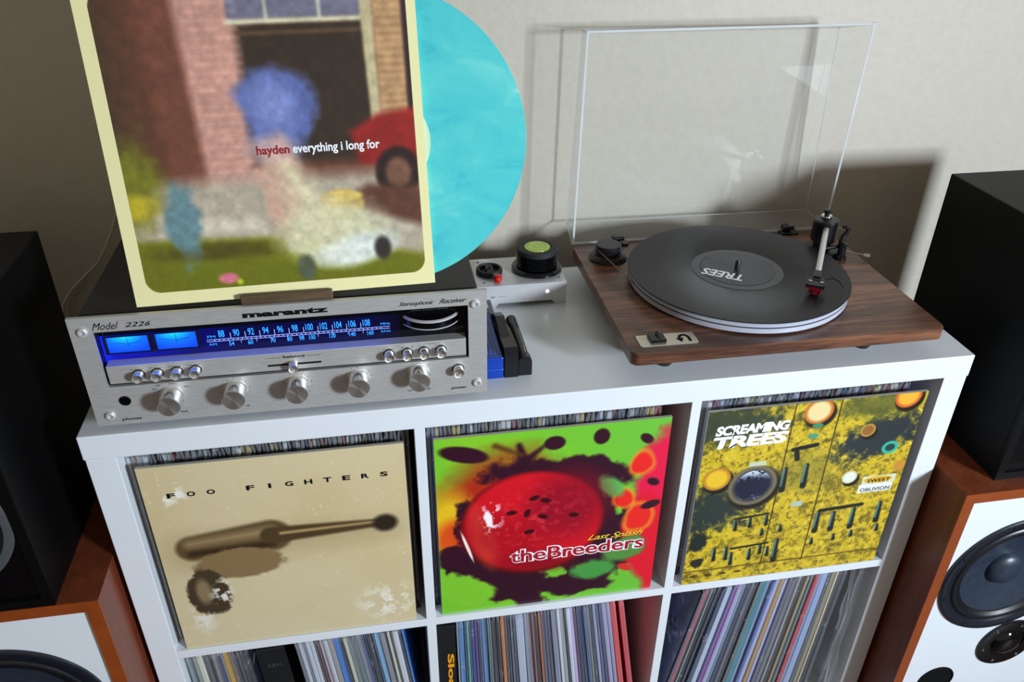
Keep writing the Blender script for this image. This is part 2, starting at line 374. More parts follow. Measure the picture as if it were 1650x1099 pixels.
def floor_speaker(x0, x1, cx, label, mid_dx, port_dx):
    yf, yb = -0.063, 0.26
    t = thing('floor_speaker', label, 'speaker', ((x0 + x1) / 2, 0.1, FLOOR_Z), 'wooden floor speakers')
    e = 0.0165
    bm = BM(); ring_plate(bm, (x0, x1, FLOOR_Z, WT), (x0 + e, x1 - e, FLOOR_Z + e, WT - e), yf + 0.0012, yf + 0.02)
    box(bm, x0, x1, yf + 0.02, yb, FLOOR_Z, WT)
    obj('cabinet', bm, M_teak, t)
    obj('edge_trim', ring_plate(BM(), (x0, x1, FLOOR_Z, WT), (x0 + e, x1 - e, FLOOR_Z + e, WT - e), yf, yf + 0.0012), M_teakedge, t)
    yb2 = yf + 0.004
    cz = -0.3655
    bm = plate_hole(BM(), x0 + e + .0008, x1 - e - .0008, cz - 0.125, WT - e - .0008, cx, cz, 0.1000, yb2, yf + 0.0195)
    box(bm, x0 + e + .0008, x1 - e - .0008, yb2, yf + 0.0195, FLOOR_Z + e, cz - 0.125)
    bmesh.ops.remove_doubles(bm, verts=bm.verts, dist=1e-6)
    bf = obj('baffle', bm, M_white, t)
    w = obj('woofer_frame', lathe(BM(), [(0.1145, 0), (0.1145, 0.003), (0.112, 0.0045), (0.104, 0.0047), (0.101, 0.0035), (0.0985, 0.0035), (0.0965, 0.0010)], (cx, yb2, cz), '-Y', 96, cap0=False, cap1=False), M_basket, t, smooth=30)
    sub('surround', lathe(BM(), [(0.0970, 0.0008), (0.0945, 0.0030), (0.090, 0.0044), (0.0855, 0.0030), (0.083, -0.0006), (0.079, -0.0016)], (cx, yb2, cz), '-Y', 96, cap0=False, cap1=False), M_surround, w, smooth=50)
    sub('cone', lathe(BM(), [(0.080, -0.0014), (0.060, -0.0070), (0.040, -0.0120), (0.026, -0.0148), (0.0, -0.0150)], (cx, yb2, cz), '-Y', 96, cap0=False, cap1=False), M_cone, w, smooth=50)
    sub('dust_cap', lathe(BM(), [(0.0305, -0.0140), (0.030, -0.0110), (0.024, -0.0050), (0.014, -0.0012), (0, 0.0002)], (cx, yb2, cz), '-Y', 64, cap0=False), M_cone, w, smooth=50)
    for k in range(8):
        a = k * PI / 4 + 0.3
        sub('screw', lathe(BM(), [(0.003, 0.0044), (0.003, 0.0055), (0, 0.006)], (cx + 0.1065 * math.cos(a), yb2, cz + 0.1065 * math.sin(a)), '-Y', 10), M_black, w)
    # midrange dome with its round plate and bright screws
    mx, mz = cx + mid_dx, -0.527
    m = obj('midrange_plate', lathe(BM(), [(0.0505, 0), (0.0505, 0.0025), (0.049, 0.0032), (0.030, 0.0032), (0.028, 0.0006)], (mx, yb2, mz), '-Y', 72), M_blackgloss, t, smooth=30)
    sub('dome', lathe(BM(), [(0.0265, 0.0006), (0.024, 0.004), (0.018, 0.008), (0.009, 0.0105), (0, 0.0112)], (mx, yb2, mz), '-Y', 40), M_blackgloss, m, smooth=50)
    for k in range(6):
        a = k * PI / 3 + 0.2
        sub('screw', lathe(BM(), [(0.0028, 0.003), (0.0028, 0.0042), (0, 0.0052)], (mx + 0.041 * math.cos(a), yb2, mz + 0.041 * math.sin(a)), '-Y', 10), M_chrome, m)
    px_, pz = cx + port_dx, -0.601
    obj('port', lathe(BM(), [(0.032, 0), (0.032, 0.0012), (0.0305, 0.0018), (0.029, 0.001), (0.0285, 0.0002)], (px_, yb2, pz), '-Y', 60), M_ink, t, smooth=30)
    return t
floor_speaker(-0.288, -0.0062, -0.1465, 'teak floor speaker with a white baffle, left of the white shelf', 0.03, -0.03)
floor_speaker(1.1055, 1.386, 1.2395, 'teak floor speaker with a white baffle, right of the white shelf', 0.05, -0.053)

def black_speaker(x0, x1, yf, yb, cx, cz, r, label):
    z0, z1 = WT, 0.1655
    t = thing('bookshelf_speaker', label, 'speaker', ((x0 + x1) / 2, (yf + yb) / 2, z0), 'black bookshelf speakers')
    e = 0.012
    bm = ring_plate(BM(), (x0, x1, z0, z1), (x0 + e, x1 - e, z0 + e, z1 - e), yf, yf + 0.006)
    obj('front_frame', bm, M_blackmatte, t)
    obj('cabinet', box(BM(), x0, x1, yf + 0.006, yb, z0, z1, 0.0015), M_blackmatte, t)
    obj('baffle', box(BM(), x0 + e, x1 - e, yf + 0.0035, yf + 0.006, z0 + e, z1 - e), M_blackgloss, t)
    yb2 = yf + 0.0035
    w = obj('woofer_ring', lathe(BM(), [(r, 0), (r, 0.002), (r - 0.002, 0.003), (r - 0.010, 0.003), (r - 0.012, 0.0008)], (cx, yb2, cz), '-Y', 80, cap1=False), M_ring, t, smooth=30)
    sub('surround', lathe(BM(), [(r - 0.0105, 0.0006), (r - 0.016, 0.0035), (r - 0.022, 0.0006)], (cx, yb2, cz), '-Y', 80, cap0=False, cap1=False), M_surround, w, smooth=50)
    sub('cone', lathe(BM(), [(r - 0.021, 0.0008), (r * 0.5, 0.0004), (r * .3, 0.0002), (0, 0.0012)], (cx, yb2, cz), '-Y', 80, cap0=False), M_bcone, w, smooth=50)
    tw = obj('tweeter_plate', lathe(BM(), [(0.036, 0), (0.036, 0.002), (0.018, 0.002), (0.015, 0.0005)], (cx, yb2, 0.095), '-Y', 60), M_black, t, smooth=30)
    sub('dome', lathe(BM(), [(0.013, 0.0006), (0.009, 0.005), (0, 0.007)], (cx, yb2, 0.095), '-Y', 30), M_blackgloss, tw, smooth=50)
black_speaker(-0.258, -0.052, -0.062, 0.197, -0.155, -0.0594, 0.0912, 'matte black speaker on the left teak cabinet, beside the receiver')
black_speaker(1.163, 1.369, -0.0405, 0.219, 1.266, -0.0594, 0.0912, 'matte black speaker on the right teak cabinet, beyond the turntable')

# ------------------------------------------------------------------ stereo receiver
RX0, RX1, RZ0, RZ1, FY = 0.0238, 0.4592, 0.0075, 0.1437, 0.0075
rec = thing('stereo_receiver', 'silver-faced vintage stereo receiver with a blue lit dial on the white shelf', 'receiver', (0.2415, 0.12, 0))
WX0, WX1, WZ0, WZ1 = 0.0456, 0.4382, 0.0574, 0.1260
obj('faceplate', ring_plate(BM(), (RX0, RX1, RZ0, RZ1), (WX0, WX1, WZ0, WZ1), FY, FY + 0.0045), M_alu, rec)
bm = BM()
for a in ((WX0, WX1, WZ1, WZ1 + .0012), (WX0, WX1, WZ0 - .0012, WZ0), (WX0 - .0012, WX0, WZ0, WZ1), (WX1, WX1 + .0012, WZ0, WZ1)):
    box(bm, a[0], a[1], FY + 0.0046, FY + 0.0165, a[2], a[3])
obj('window_frame', bm, M_black, rec)
body = obj('case', box(BM(), 0.0300, 0.4515, FY + 0.017, 0.275, 0.012, 0.1385, 0.002), M_case, rec)
bm = BM()
for k in range(26):
    x = 0.070 + k * 0.0135
    box(bm, x, x + 0.005, 0.19, 0.262, 0.1384, 0.1389)
o = obj('vent_slots', bm, M_blackmatte, rec); o['kind'] = 'stuff'
obj('back_panel', box(BM(), WX0 - .001, WX1 + .001, FY + 0.0148, FY + 0.0168, WZ0 - .001, WZ1 + .001), M_blackgloss, rec)
for x in (0.055, 0.425):
    for y in (0.05, 0.24): obj('foot', lathe(BM(), [(0.013, 0), (0.014, 0.004), (0.014, 0.012)], (x, y, 0), 'Z', 24), M_rubber, rec)
# lower silver sub-panel inside the window
DB = FY + 0.0145
sp = obj('control_strip', box(BM(), 0.0488, 0.4350, FY - 0.0002, DB, 0.0611, 0.0834, 0.0006), M_alu, rec)
# dial glass: blue back, meters, numerals
obj('dial_back', box(BM(), WX0 + .0004, 0.362, DB, DB + 0.0003, 0.0800, 0.1130), M_lens, rec)
def meter(x0, x1, z0, z1):
    obj('meter_bezel', ring_plate(BM(), (x0 - .0030, x1 + .0030, z0 - .0012, z1 + .0008), (x0 - .0003, x1 + .0003, z0 - .0003, z1 + .0003), DB - 0.0032, DB - 0.0002), M_black, rec)
    m = obj('meter', box(BM(), x0, x1, DB - 0.0022, DB - 0.0004, z0, z1, 0.0005), M_meter, rec)
    cx = (x0 + x1) / 2
    arc = [(cx + 0.045 * math.sin(a), DB - 0.0026, z0 - 0.028 + 0.0385 * math.cos(a) + 0.002) for a in [(-0.32 + 0.064 * k) for k in range(11)]]
    arc = [(p[0], p[1], z1 - 0.0065 - (0.5 - abs(k / 10 - 0.5)) * 0.0045) for k, p in enumerate(arc)]
    sub('scale_arc', tube(BM(), arc, 0.00022, 5), M_ink, m)
    sub('needle', tube(BM(), [(cx, DB - 0.0026, z1 - 0.001), (cx + 0.0003, DB - 0.0026, z1 - 0.012)], 0.00022, 5), M_ink, m)
meter(0.0525, 0.0943, 0.0925, 0.1118); meter(0.1021, 0.1437, 0.0925, 0.1121)
DY = DB - 0.0004
bm = BM(); box(bm, 0.1531, 0.3510, DY - .0002, DY, 0.0986, 0.09905); box(bm, 0.1531, 0.3510, DY - .0002, DY, 0.0961, 0.09655)
for k in range(10):
    x = 0.1695 + (k + 0.5) * 0.01559 + 0.0015; box(bm, x - .0003, x + .0003, DY - .0002, DY, 0.0991, 0.1060)
for k in range(9):
    x = 0.189 + k * 0.0165; box(bm, x - .0002, x + .0002, DY - .0002, DY, 0.0925, 0.0960)
for k in range(38):
    x = 0.1615 + k * 0.00485; box(bm, x - .0006, x + .0006, DY - .0002, DY, 0.0972, 0.0980)
obj('dial_scale_lines', bm, M_line, rec)
for k, s in enumerate(['88', '90', '92', '94', '96', '98', '100', '102', '104', '106', '108']):
    x = 0.1695 + k * 0.01559; w = 0.0032 if len(s) == 2 else 0.0040
    lettering(s, x - w, x + w, 0.1012, 0.1098, DY, M_num, rec, bold=0.01, name='numeral')
for x, s in zip((0.1785, 0.1985, 0.2225, 0.2405, 0.2535, 0.2650, 0.2870, 0.3090, 0.3290), ['54', '60', '70', '80', '90', '100', '120', '140', '160']):
    w = 0.0027 if len(s) == 2 else 0.0034
    lettering(s, x - w, x + w, 0.0895, 0.0950, DY, M_num, rec, bold=0.01, name='numeral')
lettering('FM', 0.1545, 0.1628, 0.1010, 0.1040, DY, M_num, rec, name='numeral')
lettering('AM', 0.1545, 0.1628, 0.0915, 0.0942, DY, M_num, rec, name='numeral')
lettering('MHz', 0.3410, 0.3515, 0.1010, 0.1040, DY, M_num, rec, name='numeral')
lettering('kHz', 0.3410, 0.3515, 0.0915, 0.0942, DY, M_num, rec, name='numeral')
# tuning wheel lying flat behind the black window
wh = obj('tuning_wheel', lathe(BM(), [(0.0355, 0), (0.0362, 0.0006), (0.0362, 0.0106), (0.0355, 0.0112)], (0.3975, 0.0420, 0.0985), 'Z', 80), M_blackgloss, rec, smooth=30)
sub('silver_rim', lathe(BM(), [(0.0364, 0.0088), (0.0369, 0.0092), (0.0369, 0.0112), (0.0350, 0.0120)], (0.3975, 0.0420, 0.0985), 'Z', 80, cap0=False, cap1=False), M_silverbox, wh, smooth=40)
sub('silver_rim', lathe(BM(), [(0.0364, 0), (0.0369, 0.0003), (0.0369, 0.0011), (0.0364, 0.0014)], (0.3975, 0.0420, 0.0985), 'Z', 80, cap0=False, cap1=False), M_silverbox, wh, smooth=40)
lettering('GYRO-TOUCH TUNING', 0.3760, 0.4170, 0.1160, 0.1178, DY - 0.001, M_inkgrey, rec)
lettering('NOISE CENTER TUNE', 0.3790, 0.4170, 0.0875, 0.0890, FY + 0.005, M_inkgrey, rec)
# knobs
def push_button(x, z, parent):
    o = obj('push_button', lathe(BM(), [(0.0056, 0), (0.0056, 0.0092), (0.0050, 0.0102), (0.0044, 0.0098), (0.0, 0.0084)], (0, 0, 0), '-Y', 28, cap0=False), M_knob, parent, local=True, smooth=35)
    o.location = Vector((x, FY - 0.0002, z)) - ORG[parent.name]
    global hole; hole = obj('button_ring', lathe(BM(), [(0.0064, 0.0), (0.0064, 0.0003), (0.0, 0.0003)], (0, 0, 0), '-Y', 28), M_blackgloss, o, local=True); return o
pb = None
for x in (0.0803, 0.0995, 0.1195, 0.1388, 0.3475, 0.3681, 0.3868, 0.4062):
    if pb is None: pb = push_button(x, 0.0710, rec)
    else:
        o = pb.copy(); o.location.x = x - 0.2415; COL.objects.link(o); q = hole.copy(); q.parent = o; COL.objects.link(q)
o = pb.copy(); o.name = 'power_button'; o.location = Vector((0.4252, FY, 0.0428)) - ORG[rec.name]; o.scale = (1.12, 1, 1.12); COL.objects.link(o); q = hole.copy(); q.parent = o; COL.objects.link(q)
o = pb.copy(); o.name = 'balance_slider'; o.location = Vector((0.2422, FY, 0.0680)) - ORG[rec.name]; o.scale = (0.95, 1, 0.95); COL.objects.link(o)
obj('balance_slot', box(BM(), 0.2148, 0.2727, FY - 0.0005, FY - 0.0002, 0.0672, 0.0694), M_ink, rec)
kn = None
KP = ((0.1078, 0.0392), (0.1758, 0.0402), (0.2434, 0.0404), (0.3111, 0.0412), (0.3790, 0.0420))
for x, z in KP:
    if kn is None:
        kn = obj('rotary_knob', lathe(BM(), [(0.0130, 0), (0.0130, 0.0014), (0.0122, 0.0018), (0.0119, 0.0190), (0.0124, 0.0194), (0.0124, 0.0206), (0.0116, 0.0214), (0.0, 0.0206)], (0, 0, 0), '-Y', 64, cap0=False), M_knob, rec, local=True, smooth=35)
        kl = obj('pointer_line', box(BM(), -0.0002, 0.0002, -0.0209, -0.0030, 0.0117, 0.0121), M_ink, kn, local=True)
        o = kn
    else:
        o = kn.copy(); COL.objects.link(o); c = kl.copy(); c.parent = o; COL.objects.link(c)
    o.location = Vector((x, FY, z)) - ORG[rec.name]
dl = bpy.data.lights.new('dial_lamp', 'AREA'); dl.shape = 'RECTANGLE'; dl.size = 0.30; dl.size_y = 0.006; dl.energy = 0.06; dl.color = (0.06, 0.12, 1.0)
do = bpy.data.objects.new('dial_lamp', dl); COL.objects.link(do); do.parent = rec; do.location = Vector((0.200, FY + 0.0095, 0.1225)) - ORG[rec.name]
# tick marks round the knobs
bm = BM()
for x, z in KP[1:]:
    for k in range(11):
        a = math.radians(-40 + k * 26); cx, cz = x + 0.0158 * math.cos(a), z + 0.0158 * math.sin(a)
        box(bm, cx - .0004, cx + .0004, FY - 0.0002, FY - 0.00005, cz - .0004, cz + .0004)
o = obj('tick_marks', bm, M_ink, rec); o['kind'] = 'stuff'
sc = None
for x, z in ((0.0368, 0.1275), (0.4462, 0.1273), (0.0398, 0.0205), (0.4472, 0.0222)):
    if sc is None:
        sc = obj('screw', lathe(BM(), [(0.0052, 0), (0.0052, 0.0022), (0.0042, 0.0030), (0.0036, 0.0030), (0.0024, 0.0030), (0.0024, 0.0018)], (0, 0, 0), '-Y', 12), M_silverbox, rec, local=True); o = sc
    else: o = sc.copy(); COL.objects.link(o)
    o.location = Vector((x, FY, z)) - ORG[rec.name]
obj('headphone_jack', lathe(BM(), [(0.0062, 0), (0.0062, 0.0006), (0.0052, 0.0008), (0.0048, 0.0002), (0.0, 0.0001)], (0.0588, FY, 0.0386), '-Y', 32), M_blackgloss, rec)
LY = FY - 0.0002
bm = text_bm('marantz', 0, 0.055, 1.02); lettering_o = obj('lettering', fit_text(bm, 0.1975, 0.2872, 0.1303, 0.1372, LY), M_ink, rec)
lettering('Model', 0.0468, 0.0735, 0.1288, 0.1372, LY, M_ink, rec, 0.5, 0.0, 1.0)
lettering('2226', 0.0790, 0.1052, 0.1300, 0.1356, LY, M_ink, rec, 0.45, 0.012, 1.1)
lettering('Stereophonic', 0.3620, 0.4010, 0.1293, 0.1357, LY, M_ink, rec, 0.6, 0.006, 0.9)
lettering('Receiver', 0.4060, 0.4370, 0.1305, 0.1362, LY, M_ink, rec, 0.6, 0.006, 0.9)
lettering('phones', 0.0500, 0.0712, 0.0115, 0.0160, LY, M_ink, rec, 0.2, 0.02)
lettering('power', 0.4165, 0.4350, 0.0140, 0.0178, LY, M_ink, rec, 0.2, 0.02)
lettering('balance', 0.2320, 0.2558, 0.0765, 0.0802, FY - .0004, M_ink, rec, 0.1, 0.02)
obj('balance_rule', box(BM(), 0.2130, 0.2300, FY - .0005, FY - .0003, 0.0776, 0.0780), M_inkgrey, rec)
obj('balance_rule', box(BM(), 0.2572, 0.2735, FY - .0005, FY - .0003, 0.0776, 0.0780), M_inkgrey, rec)
for s, x0, x1, z in (('aux', 0.1135, 0.1210, 0.0165), ('AM', 0.0890, 0.0935, 0.0493), ('FM', 0.0940, 0.0985, 0.0535), ('phono', 0.1075, 0.1145, 0.0545), ('tape 1', 0.1230, 0.1295, 0.0495),
                     ('off', 0.1835, 0.1880, 0.0168), ('min', 0.3660, 0.3710, 0.0175), ('max', 0.3868, 0.3920, 0.0180)):
    lettering(s, x0, x1, z, z + 0.0022, LY, M_ink, rec)
for s, x in (('loudness', 0.0790), ('FM muting', 0.0983), ('mono', 0.1180), ('tape mon', 0.1376), ('loudness', 0.3478), ('FM', 0.3682), ('system 1', 0.3868), ('system 2', 0.4062)):
    lettering(s, x - 0.0065, x + 0.0065, 0.0768, 0.0786, FY - .0004, M_inkgrey, rec)
lettering('speakers', 0.3860, 0.4060, 0.0797, 0.0812, FY - .0004, M_inkgrey, rec)

# ------------------------------------------------------------------ sleeve painting: soft fields of colour on a fine grid
def fbm(n, seed, base, octs=4, pers=0.55):
    r = np.random.RandomState(seed); out = np.zeros((n, n)); amp = 1; tot = 0
    for o in range(octs):
        k = min(base * 2 ** o, n); g = r.rand(k + 2, k + 2)
        t = np.linspace(0, k, n, endpoint=False); i = t.astype(int); f = t - i; f = f * f * (3 - 2 * f)
        a = g[i][:, i] * (1 - f)[None, :] + g[i][:, i + 1] * f[None, :]
        b = g[i + 1][:, i] * (1 - f)[None, :] + g[i + 1][:, i + 1] * f[None, :]
        out += amp * (a * (1 - f)[:, None] + b * f[:, None]); tot += amp; amp *= pers
    return out / tot
def rgb(c):
    if isinstance(c, str): c = tuple(int(c[i:i+2], 16) for i in (0, 2, 4))
    return np.array(c, float)
class Art:
    """y grows upwards, both from 0 to 1"""
    def __init__(s, n, col):
        s.n = n; s.img = np.ones((n, n, 3)) * rgb(col)
        t = (np.arange(n) + 0.5) / n; s.X, s.Y = np.meshgrid(t, t)
    def mix(s, m, col):
        m = np.clip(m, 0, 1)[..., None]; s.img = s.img * (1 - m) + (rgb(col) if not isinstance(col, np.ndarray) or col.ndim == 1 else col) * m
    def ell(s, x, y, rx, ry, col, a=0, soft=0.1, op=1.0, nz=None, amp=0.0):
        c, q = math.cos(math.radians(a)), math.sin(math.radians(a)); dx, dy = s.X - x, s.Y - y
        d = np.sqrt(((dx * c + dy * q) / rx) ** 2 + ((-dx * q + dy * c) / ry) ** 2)
        if nz is not None: d = d + (nz - 0.5) * amp
        s.mix(op * np.clip((1 + soft / 2 - d) / soft, 0, 1), col)
    def poly(s, pts, col, soft=0.004, op=1.0, nz=None, amp=0.0):
        """convex polygon, counter-clockwise"""
        d = np.full((s.n, s.n), 1e9)
        for (x0, y0), (x1, y1) in zip(pts, pts[1:] + pts[:1]):
            L = math.hypot(x1 - x0, y1 - y0)
            d = np.minimum(d, ((x1 - x0) * (s.Y - y0) - (y1 - y0) * (s.X - x0)) / L)
        if nz is not None: d = d + (nz - 0.5) * amp
        s.mix(op * np.clip(d / soft + 0.5, 0, 1), col)
    def rect(s, x0, x1, y0, y1, col, **k): s.poly([(x0, y0), (x1, y0), (x1, y1), (x0, y1)], col, **k)
    def stroke(s, x0, y0, x1, y1, w0, w1, col, soft=0.006, op=1.0):
        L2 = (x1 - x0) ** 2 + (y1 - y0) ** 2; t = np.clip(((s.X - x0) * (x1 - x0) + (s.Y - y0) * (y1 - y0)) / L2, 0, 1)
        d = np.hypot(s.X - x0 - t * (x1 - x0), s.Y - y0 - t * (y1 - y0)); w = w0 + (w1 - w0) * t
        s.mix(op * np.clip((w - d) / soft + 0.5, 0, 1), col)
    def blur(s, k):
        for ax in (0, 1):
            p = np.pad(s.img, [(k, k) if a == ax else (0, 0) for a in range(3)], mode='edge'); c = np.cumsum(p, ax)
            c = np.concatenate([np.zeros_like(np.take(c, [0], ax)), c], ax)
            s.img = (np.take(c, range(2 * k + 1, s.n + 2 * k + 1), ax) - np.take(c, range(0, s.n), ax)) / (2 * k + 1)
def art_grid(name, art, M, parent):
    """M: matrix that takes (x, z in metres on the sleeve face) into the parent's space"""
    n = art.n; s = 0.315
    t = np.arange(n + 1) / n; X, Y = np.meshgrid(t, t)
    P = np.stack([X.ravel() * s, np.zeros(X.size), Y.ravel() * s], 1)
    P = P @ np.array(M.to_3x3()).T + np.array(M.translation)
    i = np.arange(n)[:, None] * (n + 1) + np.arange(n)[None, :]; i = i.ravel()
    F = np.stack([i, i + 1, i + n + 2, i + n + 1], 1)
    me = bpy.data.meshes.new(name); me.vertices.add(len(P)); me.vertices.foreach_set('co', P.ravel())
    me.loops.add(F.size); me.loops.foreach_set('vertex_index', F.ravel())
    me.polygons.add(len(F)); me.polygons.foreach_set('loop_start', np.arange(len(F)) * 4)
    me.update(calc_edges=True)
    at = me.color_attributes.new('print', 'BYTE_COLOR', 'CORNER')
    c = np.clip(art.img / 255, 0, 1); c = np.where(c <= 0.04045, c / 12.92, ((c + 0.055) / 1.055) ** 2.4).reshape(-1, 3)
    L = np.ones((len(F), 4, 4)); L[:, :, :3] = c[:, None, :]
    at.data.foreach_set('color', L.ravel())
    me.materials.append(M_art); o = bpy.data.objects.new(name, me); link(o, parent); return o

# --- sleeve on the stand: soft summer garden colour fields, plain stand-in
A = Art(300, (70, 50, 34)); n1 = fbm(300, 1, 5); n2 = fbm(300, 2, 40, 3); n3 = fbm(300, 3, 12)
A.mix(np.clip((A.X - 0.02) / 0.2, 0, 1), (112, 62, 44))
A.poly([(0.20, 0.35), (0.36, 0.35), (0.30, 1.0), (0.16, 1.0)], (118, 68, 52), soft=0.05)
A.poly([(0.30, 0.36), (0.50, 0.36), (0.50, 1.0), (0.27, 1.0)], (206, 150, 132), soft=0.03)
A.rect(0.45, 0.87, 0.44, 0.87, (52, 40, 30), soft=0.04)
A.rect(0.43, 0.86, 0.875, 1.0, (118, 114, 132), soft=0.01); A.rect(0.45, 0.88, 0.83, 0.842, (96, 70, 50), soft=0.008)
A.rect(0.42, 0.87, 0.862, 0.876, (222, 214, 176), soft=0.008)
for x in (0.54, 0.70): A.rect(x, x + 0.010, 0.875, 1.0, (205, 200, 175), soft=0.006)
A.poly([(0.835, 0.45), (0.865, 0.45), (0.865, 1.0), (0.825, 1.0)], (200, 184, 140), soft=0.01)
A.rect(0.865, 0.955, 0.45, 1.0, (196, 152, 106), soft=0.012)
A.rect(0.955, 1.0, 0.45, 1.0, (44, 30, 36), soft=0.012)
rows = ((A.Y * 44) % 1 < 0.22) * (A.X > 0.87) * (A.X < 0.95) * (A.Y > 0.5); A.mix(rows * 0.35, (120, 84, 60))
rows = ((A.Y * 40) % 1 < 0.2) * (A.X > 0.30) * (A.X < 0.46) * (A.Y > 0.42); A.mix(rows * 0.22, (240, 205, 190))
A.rect(0.0, 1.0, 0.0, 0.40, (186, 172, 150), soft=0.06)
A.poly([(0.78, 0.43), (1.0, 0.40), (1.0, 0.60), (0.85, 0.58), (0.76, 0.53)], (148, 30, 26), soft=0.025)
A.ell(0.905, 0.39, 0.075, 0.085, (40, 24, 22), soft=0.2); A.ell(0.905, 0.39, 0.042, 0.05, (120, 82, 62), soft=0.4)
A.poly([(0.70, 0.30), (1.0, 0.20), (1.0, 0.34), (0.80, 0.36)], (96, 58, 44), soft=0.03)
A.ell(0.71, 0.295, 0.072, 0.052, (198, 156, 66), soft=0.2); A.ell(0.71, 0.325, 0.07, 0.018, (222, 190, 104), soft=0.3)
A.poly([(0, 0), (1, 0), (1, 0.10), (0.60, 0.20), (0.0, 0.22)], (112, 116, 14), soft=0.03)
A.mix(np.clip((0.2 - A.Y) * 6, 0, 1) * (n2 > 0.5) * 0.4, (78, 84, 8))
A.ell(0.30, 0.17, 0.20, 0.028, (78, 66, 14), soft=0.8, op=0.8)
A.ell(0.06, 0.40, 0.10, 0.13, (120, 118, 30), soft=0.8, nz=n3, amp=0.9); A.ell(0.04, 0.33, 0.08, 0.04, (196, 176, 40), soft=0.8)
A.poly([(0.12, 0.24), (0.45, 0.22), (0.45, 0.26), (0.12, 0.29)], (214, 200, 176), soft=0.03)
A.ell(0.535, 0.60, 0.115, 0.145, (92, 106, 164), soft=0.35, nz=n3, amp=0.7); A.ell(0.53, 0.62, 0.07, 0.08, (142, 154, 208), soft=0.9, op=0.7)
A.ell(0.53, 0.36, 0.06, 0.16, (206, 160, 140), soft=0.5, nz=n3, amp=0.9)
A.ell(0.20, 0.27, 0.06, 0.14, (104, 138, 142), soft=0.4, nz=n3, amp=1.0)
A.ell(0.67, 0.20, 0.17, 0.10, (216, 212, 170), soft=0.6, op=0.9, nz=n3, amp=0.7); A.ell(0.74, 0.14, 0.14, 0.05, (222, 226, 214), a=10, soft=0.6)
A.stroke(0.545, 0.44, 0.66, 0.22, 0.012, 0.014, (232, 224, 176), soft=0.02, op=0.85); A.ell(0.60, 0.30, 0.07, 0.16, (222, 210, 170), a=25, soft=1.0, op=0.6)
A.ell(0.57, 0.09, 0.03, 0.045, (84, 92, 70), soft=0.5); A.ell(0.83, 0.14, 0.028, 0.04, (46, 44, 40), soft=0.5)
A.ell(0.31, 0.075, 0.032, 0.018, (226, 120, 140), soft=0.5); A.ell(0.345, 0.06, 0.01, 0.01, (190, 210, 30), soft=0.5)
A.ell(0.505, 0.49, 0.075, 0.04, (214, 176, 168), soft=0.9, op=0.8)
A.blur(1); A.img *= (0.86 + 0.28 * n2)[..., None]
bx = np.minimum(np.minimum(A.X - 0.045, 0.968 - A.X), np.minimum(A.Y - 0.045, 0.965 - A.Y))
qx = np.abs(A.X - 0.5065) - (0.4615 - 0.045); qy = np.abs(A.Y - 0.505) - (0.46 - 0.045)
dd = np.hypot(np.maximum(qx, 0), np.maximum(qy, 0)) - 0.045
A.mix(np.clip(dd / 0.003, 0, 1), (240, 232, 172))
stand_y = 0.0300
TILT = math.radians(9.5)
P0 = Vector((0.0912, 0.0215, 0.1448))
sl = thing('album_sleeve', 'cream-bordered sleeve of a blurred garden scene, leaning on the receiver with a turquoise record', 'record sleeve', P0)
sl.rotation_euler = (-TILT, math.radians(-0.9), 0)
obj('card_jacket', box(BM(), 0, 0.313, 0.0004, 0.0040, 0, 0.315), M_cream, sl, local=True)
art_grid('printed_cover', A, Matrix.Translation((0, 0.0002, 0)) @ Matrix.Diagonal((0.313 / 0.315, 1, 1, 1)), sl)
lettering('hayden', 0.1440, 0.1765, 0.1462, 0.1578, -0.0001, M_inkred, sl, 0, 0.025, 1.0, local=True)
lettering('everything i long for', 0.1795, 0.2665, 0.1462, 0.1582, -0.0001, M_inkwhite, sl, 0, 0.022, 1.0, local=True)
# record sliding out of it
rc = thing('vinyl_record', 'turquoise marbled vinyl record sliding out of the cream-bordered sleeve', 'record', P0)
rc.rotation_euler = sl.rotation_euler
CXr, CZr = 0.2690, 0.1535
def rlathe(name, prof, mat, seg=128, cap0=True, cap1=True, sm=25):
    b = lathe(BM(), prof, (0, 0, 0), '-Y', seg, cap0, cap1)
    o = obj(name, b, mat, rc, local=True, smooth=sm); o.location = (CXr, 0.0062, CZr); return o
rlathe('disc', [(0.1505, 0), (0.1510, 0.0008), (0.1505, 0.0017), (0.1465, 0.0014), (0.0500, 0.0014)], M_marble)
rlathe('label', [(0.0500, 0.0014), (0.0500, 0.0016), (0.0035, 0.0016)], M_label, 64)
o = obj('label_emblem', prism(BM(), [(0.300, 0.1500), (0.303, 0.1445), (0.3085, 0.1500), (0.303, 0.1600), (0.300, 0.1640)], 0.0042, 0.0046), M_ink, rc, local=True)
# wooden sleeve stand
st = thing('sleeve_stand', 'small dark oak sleeve stand on the receiver front edge', 'stand', (0.2450, 0.03, 0.1386))
obj('front_lip', box(BM(), 0.1975, 0.2930, 0.0135, 0.0200, 0.1386, 0.1530, 0.0012), M_lipwood, st)
obj('base', box(BM(), 0.1975, 0.2930, 0.0200, 0.0900, 0.1386, 0.1442, 0.001), M_lipwood, st)
b = BM(); prism(b, [(0.0370, 0.1442), (0.0900, 0.1442), (0.0900, 0.1500), (0.0480, 0.1800), (0.0440, 0.1800)], 0.1995, 0.2910, 'yz'); obj('back_rest', b, M_lipwood, st)

